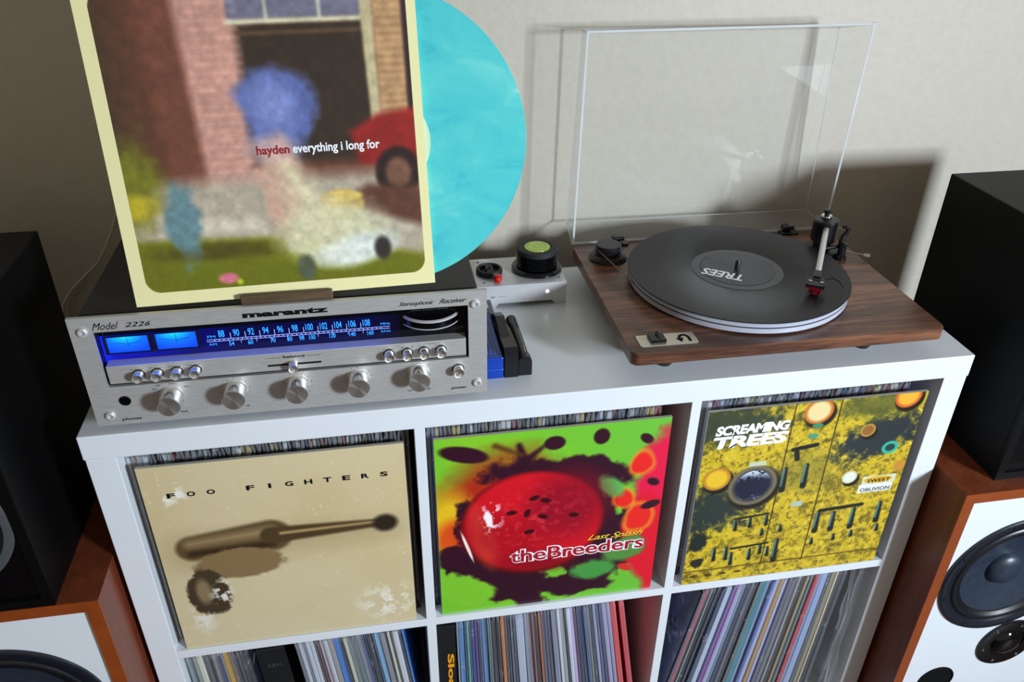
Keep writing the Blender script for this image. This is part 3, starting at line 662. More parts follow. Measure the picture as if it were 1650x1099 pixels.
# ------------------------------------------------------------------ small things between receiver and turntable
# silver preamplifier box
pre = thing('phono_preamp', 'silver metal box with a lit white dot, behind the receiver corner', 'amplifier', (0.537, 0.266, 0))
bx0, bx1, by0, by1, bz = 0.4700, 0.6045, 0.2215, 0.3105, 0.0345
bm = BM()
prism(bm, [(bx0, 0), (0.5015, 0), (0.5070, 0.0062), (0.5835, 0.0062), (0.5885, 0), (bx1, 0), (bx1, bz - .003), (bx1 - .001, bz - .001), (bx1 - .003, bz), (bx0 + .003, bz), (bx0, bz - .003)], by0, by0 + 0.0020)
obj('front_panel', bm, M_silverbox, pre)
bm = BM(); prism(bm, [(by0, bz - .004), (by0 + .0012, bz - .0014), (by0 + .0036, bz), (by1, bz), (by1, bz - .0018), (by0 + .002, bz - .0018)], bx0, bx1, 'yz')
prism(bm, [(by0 + 0.002, 0), (by1, 0), (by1, bz - .0018), (by0 + .002, bz - .0018)], bx1 - 0.0015, bx1, 'yz')
prism(bm, [(by0 + 0.002, 0), (by1, 0), (by1, bz - .0018), (by0 + .002, bz - .0018)], bx0, bx0 + 0.0015, 'yz')
obj('cover', bm, M_silverbox, pre)
obj('inner_box', box(BM(), bx0 + .002, bx1 - .002, by0 + .004, by1 - .001, 0.0065, bz - .002), M_black, pre)
obj('status_light', lathe(BM(), [(0.0021, 0), (0.0021, 0.0004), (0, 0.0007)], (0.5768, by0, 0.0208), '-Y', 20), M_led, pre)
lettering('uo', 0.4955, 0.5015, 0.0158, 0.0182, by0 - .0002, M_inkgrey, pre, 0, 0.02)
lettering('PREAMP II', 0.5060, 0.5190, 0.0166, 0.0175, by0 - .0002, M_inkgrey, pre)
for x, y in ((0.4875, 0.300), (0.5960, 0.234), (0.4880, 0.2335)):
    obj('screw', lathe(BM(), [(0.0018, 0), (0.0018, 0.0004), (0, 0.0006)], (x, y, bz), 'Z', 12), M_grey, pre)
# record weight with a spirit level
wt = thing('record_weight', 'ribbed black record weight with a green bubble level, on the silver box', 'record weight', (0.5700, 0.2680, bz))
obj('base_ring', lathe(BM(), [(0.0345, 0), (0.0368, 0.0015), (0.0368, 0.0050), (0.0335, 0.0075), (0.0295, 0.0078)], (0.570, 0.2680, bz), 'Z', 64), M_blackgloss, wt, smooth=30)
prof = [(0.0285, 0.0075)]
for k in range(5): z = 0.0085 + k * 0.0038; prof += [(0.0293, z), (0.0300, z + 0.0010), (0.0293, z + 0.0020), (0.0274, z + 0.0024), (0.0274, z + 0.0032)]
obj('ribbed_body', lathe(BM(), prof + [(0.0285, 0.0272)], (0.570, 0.2680, bz), 'Z', 64), M_blackgloss, wt, smooth=30)
obj('top_cap', lathe(BM(), [(0.0290, 0.0272), (0.0300, 0.0285), (0.0300, 0.0330), (0.0286, 0.0348), (0.0205, 0.0352), (0.0192, 0.0338)], (0.570, 0.2680, bz), 'Z', 64), M_rubber, wt, smooth=30)
lv = obj('bubble_level', lathe(BM(), [(0.0188, 0.0340), (0.0184, 0.0350), (0, 0.0354)], (0.570, 0.2680, bz), 'Z', 48), M_level, wt, smooth=40)
bm = BM()
for r in (0.005, 0.0135): lathe(bm, [(r, 0.0355), (r + .0004, 0.0356), (r + .0008, 0.0355)], (0.570, 0.2680, bz), 'Z', 40, False, False)
sub('level_rings', bm, M_level, lv)
# 45 rpm adapter
ad = thing('single_adapter', 'dark grey single adapter disc on the left of the silver box', 'record adapter', (0.4995, 0.264, bz))
obj('rim', lathe(BM(), [(0.0178, 0), (0.0190, 0.0015), (0.0190, 0.0060), (0.0178, 0.0078), (0.0150, 0.0078), (0.0142, 0.0060), (0.0142, 0.0022)], (0.4995, 0.264, bz), 'Z', 48), M_rubber, ad, smooth=30)
bm = BM(); box(bm, 0.4945, 0.5045, 0.2505, 0.2775, bz + .0015, bz + .0072, 0.001)
obj('bridge', bm, M_rubber, ad)
obj('hub', lathe(BM(), [(0.0055, 0.0072), (0.0055, 0.0080), (0.0035, 0.0082), (0.0032, 0.0060)], (0.4995, 0.264, bz), 'Z', 24), M_black, ad)
# red bead
bm = BM(); lathe(bm, [(0.0, 0)] + [(0.0066 * math.sin(PI * k / 12), 0.0066 - 0.0066 * math.cos(PI * k / 12)) for k in range(1, 12)] + [(0, 0.0132)], (0.5065, 0.2310, bz), 'Z', 24)
tag(obj('bead', bm, M_redp, smooth=60), 'round red translucent bead in front of the dark grey adapter', 'bead')
# stylus brush, cleaning brush, blue case, grey plug beside the receiver
cb = thing('cleaning_brush', 'rounded black record brush, rightmost of the pieces beside the receiver', 'record brush', (0.512, 0.10, 0))
pts = [(0.5040, 0), (0.5205, 0), (0.5205, 0.019)] + [(0.51225 + 0.00825 * math.cos(a), 0.019 + 0.0085 * math.sin(a)) for a in [PI * k / 10 for k in range(1, 10)]] + [(0.5040, 0.019)]
obj('end_block', prism(BM(), pts, 0.0455, 0.0570), M_black, cb)
pts2 = [(0.5050, 0.004), (0.5195, 0.004), (0.5195, 0.018)] + [(0.51225 + 0.0072 * math.cos(a), 0.018 + 0.0078 * math.sin(a)) for a in [PI * k / 10 for k in range(1, 10)]] + [(0.5050, 0.018)]
obj('handle', prism(BM(), pts2, 0.0570, 0.1530), M_blackgloss, cb)
obj('pad', box(BM(), 0.5055, 0.5190, 0.0575, 0.1520, 0, 0.0040), M_rubber, cb)
sb = thing('brush_holder', 'angular black brush holder between the blue case and the rounded brush', 'brush holder', (0.494, 0.10, 0))
obj('shell', prism(BM(), [(0.0435, 0), (0.0430, 0.0330), (0.0500, 0.0400), (0.1000, 0.0340), (0.1560, 0.0200), (0.1580, 0)], 0.4860, 0.5030, 'yz'), M_black, sb)
obj('upper_ridge', prism(BM(), [(0.0780, 0.0366), (0.1000, 0.0340), (0.1550, 0.0203), (0.1500, 0.0330), (0.1250, 0.0420)], 0.4870, 0.4985, 'yz'), M_black, sb)
bc = thing('blue_case', 'glossy blue plastic case tucked against the side of the receiver', 'plastic case', (0.4735, 0.1, 0))
obj('lower_shell', box(BM(), 0.4625, 0.4845, 0.0430, 0.1600, 0, 0.0135, 0.0015), M_bluep, bc)
obj('lid', box(BM(), 0.4625, 0.4845, 0.0430, 0.1600, 0.0138, 0.0300, 0.0015), M_bluep, bc)
obj('seam', box(BM(), 0.4627, 0.4848, 0.0427, 0.1602, 0.0134, 0.0139), M_bluep2, bc)
bm = BM()
for k in range(4): box(bm, 0.4655 + k * 0.0045, 0.4672 + k * 0.0045, 0.052, 0.150, 0.0298, 0.0308)
obj('lid_ribs', bm, M_bluep2, bc)
gp = thing('charger_plug', 'small grey plug with a metal connector behind the blue case', 'plug', (0.480, 0.185, 0))
obj('housing', box(BM(), 0.4690, 0.4930, 0.1640, 0.2060, 0, 0.0230, 0.002), M_grey, gp)
obj('connector', box(BM(), 0.4815, 0.4860, 0.1800, 0.1920, 0.0228, 0.0240), M_chrome, gp)
obj('metal_tab', box(BM(), 0.4650, 0.4765, 0.1710, 0.1730, 0.0231, 0.0245), M_chrome, gp)

# ------------------------------------------------------------------ turntable
PX0, PX1, PY0, PY1, PZ0, PZ1 = 0.6345, 0.7000 + 0.3488, 0.0046, 0.3184, 0.0270, 0.0432
tt = thing('turntable', 'walnut turntable with a raised clear cover, right on the white shelf', 'turntable', (0.8417, 0.1615, 0))
# plinth with rounded corners
def rrect(x0, x1, y0, y1, r, n=6):
    P = []
    for cx, cy, a0 in ((x1 - r, y0 + r, -90), (x1 - r, y1 - r, 0), (x0 + r, y1 - r, 90), (x0 + r, y0 + r, 180)):
        for k in range(n + 1):
            a = math.radians(a0 + 90 * k / n); P.append((cx + r * math.cos(a), cy + r * math.sin(a)))
    return P
bm = prism(BM(), rrect(PX0, PX1, PY0, PY1, 0.010), PZ0, PZ1, 'xy')
es = [e for e in bm.edges if abs(e.verts[0].co.z - e.verts[1].co.z) < 1e-6 and e.verts[0].co.z > 0.04]
bmesh.ops.bevel(bm, geom=es, offset=0.0008, segments=1, affect='EDGES')
obj('plinth', bm, M_walnut, tt)
for x in (0.692, 0.965):
    for y in (0.046, 0.275): obj('foot', lathe(BM(), [(0.009, 0), (0.0125, 0.006), (0.0140, 0.016), (0.0140, 0.0270)], (x, y, 0), 'Z', 28), M_rubber, tt, smooth=40)
RC = (0.8335, 0.1700)
pl = obj('platter', lathe(BM(), [(0.1480, 0.0455), (0.1492, 0.0462), (0.1492, 0.0525), (0.1482, 0.0530), (0.1482, 0.0540), (0.1492, 0.0545), (0.1492, 0.0585), (0.1480, 0.0592)], (*RC, 0), 'Z', 160), M_platter, tt, smooth=30)
sub('drive_belt', lathe(BM(), [(0.1486, 0.0526), (0.1494, 0.0530), (0.1494, 0.0539), (0.1486, 0.0543)], (*RC, 0), 'Z', 160, False, False), M_rubber, pl)
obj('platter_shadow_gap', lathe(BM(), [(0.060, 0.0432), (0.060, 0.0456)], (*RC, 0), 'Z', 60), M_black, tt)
obj('platter_mat', lathe(BM(), [(0.1470, 0.0592), (0.1470, 0.0602)], (*RC, 0), 'Z', 120), M_rubber, tt)
obj('spindle', lathe(BM(), [(0.0036, 0.0600), (0.0036, 0.0735), (0.0028, 0.0750), (0, 0.0754)], (*RC, 0), 'Z', 20), M_black, tt, smooth=40)
# black record playing on it
bl = thing('vinyl_record', 'black vinyl record playing on the turntable', 'record', (*RC, 0.0603))
obj('disc', lathe(BM(), [(0.1500, 0), (0.1507, 0.0007), (0.1500, 0.0015), (0.1465, 0.0013), (0.0640, 0.0013), (0.0635, 0.0011), (0.0505, 0.0011), (0.004, 0.0011)], (0, 0, 0), 'Z', 160), M_vinyl, bl, local=True, smooth=25)
obj('run_out', lathe(BM(), [(0.0625, 0.00132), (0.0510, 0.00132)], (0, 0, 0), 'Z', 96, False, False), pm('run_out_vinyl', (58, 60, 66), 0.3), bl, local=True)
obj('label', lathe(BM(), [(0.0500, 0.0013), (0.0500, 0.0015), (0.0040, 0.0015)], (0, 0, 0), 'Z', 64), M_dlabel, bl, local=True)
tb = text_bm('TREES', 0.15, 0.025, 1.0)
xs = [v.co.x for v in tb.verts]; ys = [v.co.y for v in tb.verts]; a, b_, c_, d_ = min(xs), max(xs), min(ys), max(ys)
for v in tb.verts: v.co = Vector(((v.co.x - (a + b_) / 2) / (b_ - a) * 0.056, (v.co.y - (c_ + d_) / 2) / (d_ - c_) * 0.0200, 0))
bmesh.ops.rotate(tb, verts=tb.verts, cent=(0, 0, 0), matrix=Matrix.Rotation(math.radians(146), 3, 'Z'))
for v in tb.verts: v.co += Vector((-0.0265, -0.0130, 0.0017))
obj('lettering', tb, M_inkwhite, bl, local=True)
# motor pulley and belt
mo = obj('motor_pulley', lathe(BM(), [(0.0275, 0.0432), (0.0282, 0.0445), (0.0270, 0.0470), (0.0228, 0.0500), (0.0215, 0.0510), (0.0215, 0.0530), (0.0190, 0.0536), (0.0190, 0.0560), (0.0200, 0.0566), (0.0200, 0.0584), (0.0176, 0.0592), (0.0176, 0.0606), (0.0186, 0.0612), (0.0186, 0.0642), (0.0176, 0.0654), (0, 0.0656)], (0.6770, 0.2700, 0), 'Z', 48), M_black, tt, smooth=30)
obj('belt_run', tube(BM(), [(0.6600, 0.2585, 0.0598), (0.6845, 0.1570, 0.0536)], 0.0007, 6), pm('amber_belt', (120, 92, 72), 0.4), tt)
# switch plate
sw = obj('switch_plate', prism(BM(), rrect(0.6495, 0.7235, 0.0190, 0.0455, 0.003, 3), 0.0432, 0.0440, 'xy'), pm('brushed_nickel', (205, 198, 182), 0.3, 0.75, var=0.04, scale=120), tt)
sub('rocker', box(BM(), 0.6640, 0.6840, 0.0250, 0.0440, 0.0440, 0.0475, 0.001), M_blackgloss, sw)
sub('rocker', prism(BM(), [(0.0260, 0.0474), (0.0430, 0.0474), (0.0420, 0.0510)], 0.6745, 0.6775, 'yz'), M_blackgloss, sw)
bm = BM(); inn, out_ = [], []
for k in range(13):
    a = math.radians(-5 + 185 * k / 12); out_.append((0.7085 + 0.0078 * math.cos(a), 0.0320 + 0.0088 * math.sin(a))); inn.append((0.7085 + 0.0040 * math.cos(a), 0.0320 + 0.0048 * math.sin(a)))
V0 = [bm.verts.new((x, y, 0.0442)) for x, y in out_]; V1 = [bm.verts.new((x, y, 0.0442)) for x, y in inn]
for k in range(12): bm.faces.new([V0[k], V0[k + 1], V1[k + 1], V1[k]])
bm.faces.new([bm.verts.new(p) for p in ((0.6975, 0.0322, 0.0442), (0.7080, 0.0322, 0.0442), (0.7030, 0.0228, 0.0442))])
box(bm, 0.7125, 0.7163, 0.0236, 0.0316, 0.0440, 0.0442)
sub('arrow_emblem', bm, M_ink, sw)
# tonearm
PV = Vector((1.0005, 0.2440, 0))
ab = obj('arm_base', lathe(BM(), [(0.0270, 0.0432), (0.0270, 0.0480), (0.0250, 0.0495), (0.0150, 0.0495)], PV, 'Z', 40), M_black, tt, smooth=30)
sub('pillar', lathe(BM(), [(0.0130, 0.0490), (0.0130, 0.0600), (0.0180, 0.0625), (0.0185, 0.0640), (0.0185, 0.0925), (0.0170, 0.0950), (0, 0.0960)], PV, 'Z', 40), M_black, ab, smooth=30)
sub('bearing_ring', lathe(BM(), [(0.0075, 0.0960), (0.0080, 0.0970), (0.0075, 0.0985), (0.004, 0.0988)], PV + Vector((0.002, 0.006, 0)), 'Z', 28), M_chrome, ab, smooth=40)
sub('knob', lathe(BM(), [(0.0036, 0.0985), (0.0036, 0.1010), (0.0052, 0.1020), (0.0052, 0.1060), (0.004, 0.1072), (0, 0.1075)], PV + Vector((0.002, 0.006, 0)), 'Z', 20), M_black, ab, smooth=40)
arm0 = Vector((0.9930, 0.2290, 0.0850)); arm1 = Vector((0.9200, 0.1110, 0.0760))
ta = obj('arm_tube', tube(BM(), [arm0, arm1], 0.0042, 20), pm('white_silver_tube', (214, 210, 206), 0.25, 0.6), tt, smooth=40)
d = (arm1 - arm0).normalized(); s = Vector((d.y, -d.x, 0)).normalized(); upv = s.cross(d); upv = -upv if upv.z < 0 else upv
def obox(bm, c, L, Wd, H):
    r = bmesh.ops.create_cube(bm, size=1.0)
    for v in r['verts']: v.co = c + d * v.co.x * L + s * v.co.y * Wd + upv * v.co.z * H
    return bm
bm = obox(BM(), arm1 + d * 0.005, 0.020, 0.0110, 0.0090); obox(bm, arm1 + d * 0.0150, 0.0120, 0.0160, 0.0050); obox(bm, arm1 + d * 0.0235, 0.0180, 0.0215, 0.0036); bmesh.ops.bevel(bm, geom=list(bm.edges), offset=0.0012, segments=2, affect='EDGES')
hs = obj('headshell', bm, M_black, tt)
for k in (-1, 1):
    cpos = arm1 + d * 0.0240 + s * 0.0072 * k + upv * 0.0014
    sub('screw', lathe(BM(), [(0.0024, 0.0004), (0.0024, 0.0014), (0, 0.0022)], cpos, seg=12, frame=(d, s, upv)), M_chrome, hs)
fl = [arm1 + d * 0.012 - s * 0.009 * (1 if s.x < 0 else -1) + Vector((0.004, 0.000, 0.000)), arm1 + d * 0.012 + Vector((0.018, -0.006, 0.003)), arm1 + d * 0.012 + Vector((0.026, -0.012, 0.0)), arm1 + d * 0.012 + Vector((0.030, -0.018, -0.006))]
sub('finger_lift', tube(BM(), fl, 0.0009, 6), M_black, hs)
bm = BM(); r = bmesh.ops.create_cube(bm, size=1.0)
for v in r['verts']:
    k = 1.0 if v.co.z > 0 else 0.62
    v.co = arm1 + d * (0.0300 + v.co.x * 0.0170 * k) + s * v.co.y * 0.0175 * k - upv * (0.0060 - v.co.z * 0.0090)
bmesh.ops.bevel(bm, geom=list(bm.edges), offset=0.0006, segments=1, affect='EDGES')
ca = obj('cartridge', bm, M_cartred, tt)
sub('stylus_guard', obox(BM(), arm1 + d * 0.0350 + s * 0.0022 - upv * 0.0055, 0.0062, 0.0030, 0.0062), M_chrome, ca)
sub('stylus', tube(BM(), [arm1 + d * 0.0300 - upv * 0.0100, arm1 + d * 0.0330 - Vector((0, 0, 0.0146))], 0.0012, 8), M_black, ca)
# arm rest, cueing lever, anti-skate
cu = obj('cueing_post', lathe(BM(), [(0.0085, 0.0432), (0.0085, 0.0480), (0.0058, 0.0500), (0.0058, 0.0640), (0.0064, 0.0650), (0.0064, 0.0680), (0, 0.0690)], (1.0170, 0.2150, 0), 'Z', 24), M_black, tt, smooth=30)
sub('lever', tube(BM(), [(1.017, 0.2150, 0.0560), (1.0400, 0.2080, 0.0520), (1.0500, 0.2060, 0.0505)], 0.0009, 8), M_chrome, cu)
sub('lever_tip', tube(BM(), [(1.0480, 0.2064, 0.0508), (1.0570, 0.2050, 0.0498)], [0.0022, 0.0026], 12), M_chrome, cu, smooth=40)
hook = [(1.0160, 0.2180, 0.060), (1.0165, 0.2190, 0.070), (1.0180, 0.2200, 0.077), (1.0215, 0.2200, 0.082), (1.0230, 0.2200, 0.088), (1.0190, 0.2200, 0.092), (1.0130, 0.2210, 0.091)]
obj('anti_skate_hook', tube(BM(), hook, [0.0050, 0.0046, 0.0036, 0.0032, 0.0030, 0.0028, 0.0022], 10), M_black, tt, smooth=50)
obj('skate_thread_ring', lathe(BM(), [(0.0022, 0), (0.0030, 0.0006), (0.0022, 0.0012)], (1.0110, 0.2215, 0.0900), '-Y', 16, False, False), M_chrome, tt)
obj('arm_lift_bar', tube(BM(), [(1.015, 0.222, 0.0600), (0.985, 0.2180, 0.0600)], 0.0026, 10), M_black, tt, smooth=40)
# hinged cover, standing open
F = [Vector(p) for p in ((0.6355, 0.3215, 0.0440), (1.0500, 0.3215, 0.0440), (1.0560, 0.3200, 0.3545), (0.6400, 0.3200, 0.3530))]
B = [Vector(p) for p in ((0.6400, 0.3810, 0.0540), (1.0460, 0.3810, 0.0520), (1.0340, 0.3740, 0.3400), (0.6480, 0.3740, 0.3440))]
HT = 0.003
cen = (sum(F, Vector()) + sum(B, Vector())) / 8
def slab(q, th=HT):
    n = (q[1] - q[0]).cross(q[3] - q[0]).normalized()
    if n.dot(cen - q[0]) < 0: n = -n
    bm = BM(); a = [bm.verts.new(p) for p in q]; b = [bm.verts.new(p + n * th) for p in q]
    bm.faces.new(a); bm.faces.new(b[::-1])
    for k in range(4): bm.faces.new([a[k], b[k], b[(k + 1) % 4], a[(k + 1) % 4]])
    return bm
cov = obj('dust_cover', slab(B), M_acr, tt)
for k in range(4):
    e0, e1 = F[k], F[(k + 1) % 4]; g0, g1 = B[k], B[(k + 1) % 4]
    sub('cover_side', slab([e0, e1, g1.lerp(e1, 0.05), g0.lerp(e0, 0.05)]), M_acr, cov)
inn = [p.lerp(sum(F, Vector()) / 4, 0.0) for p in F]
c4 = sum(F, Vector()) / 4
inn = [p + Vector((HT if p.x < c4.x else -HT, 0, HT if p.z < c4.z else -HT)) for p in F]
bm = BM(); off = Vector((0, -0.0008, 0))
a = [bm.verts.new(p + off) for p in F]; b = [bm.verts.new(p + off) for p in inn]
a2 = [bm.verts.new(p + off * .1) for p in F]; b2 = [bm.verts.new(p + off * .1) for p in inn]
for k in range(4):
    m = (k + 1) % 4
    bm.faces.new([a[k], a[m], b[m], b[k]]); bm.faces.new([a2[m], a2[k], b2[k], b2[m]]); bm.faces.new([a[m], a[k], a2[k], a2[m]]); bm.faces.new([b[k], b[m], b2[m], b2[k]])
sub('cover_rim', bm, M_rim, cov)
for k in range(4):
    sub('cover_edge', tube(BM(), [F[k], B[k]], 0.0007, 6), M_rim, cov)
    sub('cover_edge', tube(BM(), [B[k], B[(k + 1) % 4]], 0.0013 if k == 2 else 0.0008, 6), M_rim, cov)
for x in (0.7060, 0.9830):
    h = obj('hinge', box(BM(), x - 0.014, x + 0.014, 0.3060, 0.3220, 0.0432, 0.0462, 0.001), M_black, tt)
    sub('hinge_block', box(BM(), x - 0.0075, x + 0.0035, 0.3140, 0.3285, 0.0462, 0.0540, 0.002), M_black, h)
    sub('hinge_pin', tube(BM(), [(x - 0.006, 0.3150, 0.0515), (x + 0.008, 0.3150, 0.0515)], 0.0032, 12), M_black, h, smooth=40)

# ------------------------------------------------------------------ cable on the wall
pts = [(-0.012, 0.398, 0.135), (-0.022, 0.398, 0.105), (-0.035, 0.398, 0.076), (-0.052, 0.398, 0.047), (-0.066, 0.398, 0.027), (-0.084, 0.398, 0.011), (-0.111, 0.398, -0.013), (-0.130, 0.398, -0.037), (-0.140, 0.397, -0.08), (-0.142, 0.396, -0.16), (-0.135, 0.396, -0.30), (-0.13, 0.396, -0.6)]
tag(obj('cable', tube(BM(), [Vector(p) for p in pts], 0.0023, 8), M_cable, smooth=60), 'thin pale cable hanging down the wall behind the receiver', 'cable')

# ------------------------------------------------------------------ three sleeves displayed in front of the upper cubbies
def display_sleeve(x0, x1, yb, yt, zb, zt, art, label, edge_mat=M_card, name='album_sleeve'):
    t = thing(name, label, 'record sleeve', (x0, yb, zb))
    lean = math.atan2(yt - yb, zt - zb); t.rotation_euler = (-lean, 0, 0)
    w, h = x1 - x0, (zt - zb) / math.cos(lean)
    obj('card_jacket', box(BM(), 0, w, 0.0003, 0.0042, 0, h), edge_mat, t, local=True)
    art_grid('printed_cover', art, Matrix.Diagonal((w / 0.315, 1, h / 0.315, 1)), t)
    return t, w, h
# 1: aged beige sleeve with a bronze shape
A = Art(256, (216, 198, 156)); n1 = fbm(256, 11, 3, 5); n2 = fbm(256, 12, 24, 4, 0.7); n3 = fbm(256, 13, 60, 2)
A.mix(np.clip((n1 - 0.35) * 2, 0, 1) * 0.6, (206, 182, 130)); A.mix(np.clip(0.5 - A.Y, 0, 1) * 0.5, (220, 208, 178)); A.mix(np.clip((n2 - 0.55) * 5, 0, 1) * 0.18, (226, 208, 160))
A.mix(np.clip((n2 - 0.48) * 8, 0, 1) * np.clip(1 - np.hypot(A.X - 0.10, (A.Y - 0.86) * 1.4) / 0.10, 0, 1) * 1.6, (246, 240, 226))
A.mix(np.clip((n2 - 0.50) * 9, 0, 1) * np.clip(1 - np.hypot(A.X - 0.88, (A.Y - 0.14) * 1.2) / 0.17, 0, 1) * 1.3, (240, 234, 214))
A.mix(np.clip((n2 - 0.42) * 7, 0, 1) * np.clip(1 - np.hypot((A.X - 0.10) * 2.4, (A.Y - 0.18)) / 0.15, 0, 1) * 1.4, (232, 226, 208))
A.mix(np.clip((n3 - 0.80) * 9, 0, 1) * 0.5, (240, 228, 190))
# plain stand-in: a bronze brush stroke with two blots
A.stroke(0.12, 0.55, 0.92, 0.575, 0.10, 0.05, (160, 140, 98), soft=0.12, op=0.4)
A.stroke(0.13, 0.575, 0.44, 0.60, 0.066, 0.082, (96, 76, 48), soft=0.02); A.stroke(0.12, 0.600, 0.44, 0.625, 0.014, 0.020, (176, 148, 104), soft=0.05, op=0.9); A.stroke(0.12, 0.545, 0.44, 0.555, 0.012, 0.012, (50, 36, 24), soft=0.03)
A.stroke(0.44, 0.600, 0.92, 0.605, 0.044, 0.018, (80, 62, 38), soft=0.015); A.stroke(0.48, 0.606, 0.88, 0.611, 0.006, 0.004, (206, 176, 116), soft=0.015)
A.ell(0.30, 0.47, 0.18, 0.08, (140, 114, 76), soft=0.15, nz=n2, amp=0.3); A.ell(0.15, 0.32, 0.085, 0.125, (72, 58, 42), soft=0.15, nz=n2, amp=0.6); A.ell(0.13, 0.33, 0.03, 0.07, (140, 120, 86), soft=0.6); A.ell(0.90, 0.60, 0.05, 0.045, (46, 38, 28), soft=0.5)
A.mix(np.clip((n2 - 0.53) * 12, 0, 1) * np.clip(1 - np.hypot((A.X - 0.20) * 1.6, A.Y - 0.31) / 0.10, 0, 1) * 1.5, (236, 232, 218))
s1, w, h = display_sleeve(0.0487, 0.3564, 0.0030, 0.0040, Z1 + 0.0004, -0.0545, A, 'aged beige sleeve with widely spaced black title and a dark bronze shape')
def word_row(parent, chars, x0, x1, z0, z1, mat, cw, bold=0.012):
    n = len(chars); bm = BM()
    for i, ch in enumerate(chars):
        if ch == ' ': continue
        c = x0 + (x1 - x0) * i / (n - 1); wch = cw * (0.35 if ch == 'I' else 1)
        t = fit_text(text_bm(ch, 0, bold), c - wch / 2, c + wch / 2, z0, z1, -0.0003)
        me = bpy.data.meshes.new('tmp'); t.to_mesh(me); t.free(); bm.from_mesh(me); bpy.data.meshes.remove(me)
    return obj('lettering', bm, mat, parent, local=True)
word_row(s1, 'FOO FIGHTERS', 0.0315, 0.2810, 0.2637, 0.2710, M_ink, 0.0096, 0.035)
# 2: green, red and violet splashes with a big rounded red form
A = Art(256, (122, 196, 44)); n1 = fbm(256, 21, 4, 4); n2 = fbm(256, 22, 10, 4); n3 = fbm(256, 23, 50, 3)
A.mix(np.clip((A.X - 0.3), 0, 1) * 0.6, (84, 180, 78)); A.mix(np.clip((n1 - 0.55) * 4, 0, 1) * 0.35, (176, 216, 40))
dk = (52, 16, 34)
A.ell(0.30, 0.62, 0.30, 0.26, (178, 44, 20), soft=0.7, nz=n2, amp=0.5); A.ell(0.06, 0.55, 0.10, 0.16, (236, 190, 30), soft=0.8); A.ell(0.07, 0.46, 0.08, 0.10, (226, 84, 24), soft=0.7)
A.ell(0.55, 0.45, 0.43, 0.28, dk, a=-20, soft=0.14, nz=n2, amp=1.1); A.ell(0.55, 0.75, 0.34, 0.10, dk, a=-6, soft=0.2, nz=n2, amp=0.9)
A.ell(0.28, 0.20, 0.28, 0.15, dk, a=-28, soft=0.12, nz=n2, amp=0.9); A.ell(0.12, 0.33, 0.12, 0.08, dk, a=-10, soft=0.2, nz=n2, amp=0.8); A.ell(0.6, 0.10, 0.25, 0.07, dk, soft=0.2, nz=n2, amp=1.2)
A.ell(0.12, 0.91, 0.105, 0.040, dk, a=-16, soft=0.25); A.ell(0.50, 0.925, 0.045, 0.035, dk, soft=0.25); A.ell(0.70, 0.935, 0.035, 0.04, dk, soft=0.25); A.ell(0.90, 0.90, 0.035, 0.022, dk, a=-40, soft=0.3)
A.stroke(0.35, 0.93, 0.38, 0.80, 0.012, 0.03, dk, soft=0.02); A.stroke(0.25, 0.94, 0.36, 0.88, 0.012, 0.008, (92, 60, 24), soft=0.02); A.stroke(0.36, 0.83, 0.46, 0.92, 0.02, 0.006, dk, soft=0.02)
A.ell(0.98, 0.68, 0.11, 0.25, (232, 26, 70), soft=0.35, nz=n2, amp=0.9); A.ell(0.97, 0.30, 0.12, 0.30, (226, 24, 44), a=10, soft=0.3, nz=n2, amp=0.7)
for x, y, r in ((0.89, 0.77, 0.05), (0.82, 0.58, 0.042), (0.90, 0.46, 0.055)): A.ell(x, y, r * 1.25, r * 1.5, (240, 150, 40), soft=0.4, nz=n2, amp=0.6); A.ell(x, y, r, r * 1.2, (236, 40, 34), soft=0.3, nz=n2, amp=0.6)
A.ell(0.95, 0.53, 0.045, 0.022, dk, a=15, soft=0.3); A.ell(0.95, 0.66, 0.03, 0.02, dk, a=-30, soft=0.4); A.ell(0.76, 0.66, 0.08, 0.045, (96, 178, 84), a=-50, soft=0.4, nz=n2, amp=0.8)
A.ell(0.86, 0.28, 0.10, 0.06, (84, 140, 60), a=20, soft=0.4, nz=n2, amp=1.0); A.ell(0.70, 0.17, 0.10, 0.06, (72, 150, 66), soft=0.4, nz=n2, amp=1.0); A.ell(0.86, 0.16, 0.04, 0.02, (220, 50, 40), a=-30, soft=0.4)
A.ell(0.10, 0.14, 0.14, 0.09, (128, 200, 50), a=-30, soft=0.2, nz=n2, amp=0.8)
A.ell(0.415, 0.49, 0.322, 0.292, (96, 10, 16), a=-12, soft=0.06); A.ell(0.42, 0.50, 0.308, 0.280, (214, 18, 34), a=-12, soft=0.10)
A.ell(0.20, 0.44, 0.05, 0.16, (236, 110, 60), a=12, soft=0.9, op=0.6); A.ell(0.43, 0.27, 0.16, 0.06, (120, 6, 26), a=-8, soft=0.9, op=0.7)
A.ell(0.57, 0.58, 0.17, 0.18, (140, 8, 34), a=-20, soft=0.8, op=0.8); A.ell(0.30, 0.42, 0.2, 0.12, (160, 8, 26), a=-30, soft=0.9, op=0.6)
A.mix(np.clip((n3 - 0.55) * 6, 0, 1) * np.clip(1.1 - np.hypot((A.X - 0.42) / 0.30, (A.Y - 0.52) / 0.24), 0, 1) * 0.5, (244, 70, 78))
for x, y, a in ((0.42, 0.64, 20), (0.47, 0.62, -20), (0.32, 0.57, 0), (0.46, 0.53, -25), (0.40, 0.45, 10), (0.39, 0.56, 70), (0.60, 0.52, -10)): A.ell(x, y, 0.024, 0.013, (60, 6, 16), a=a, soft=0.4)
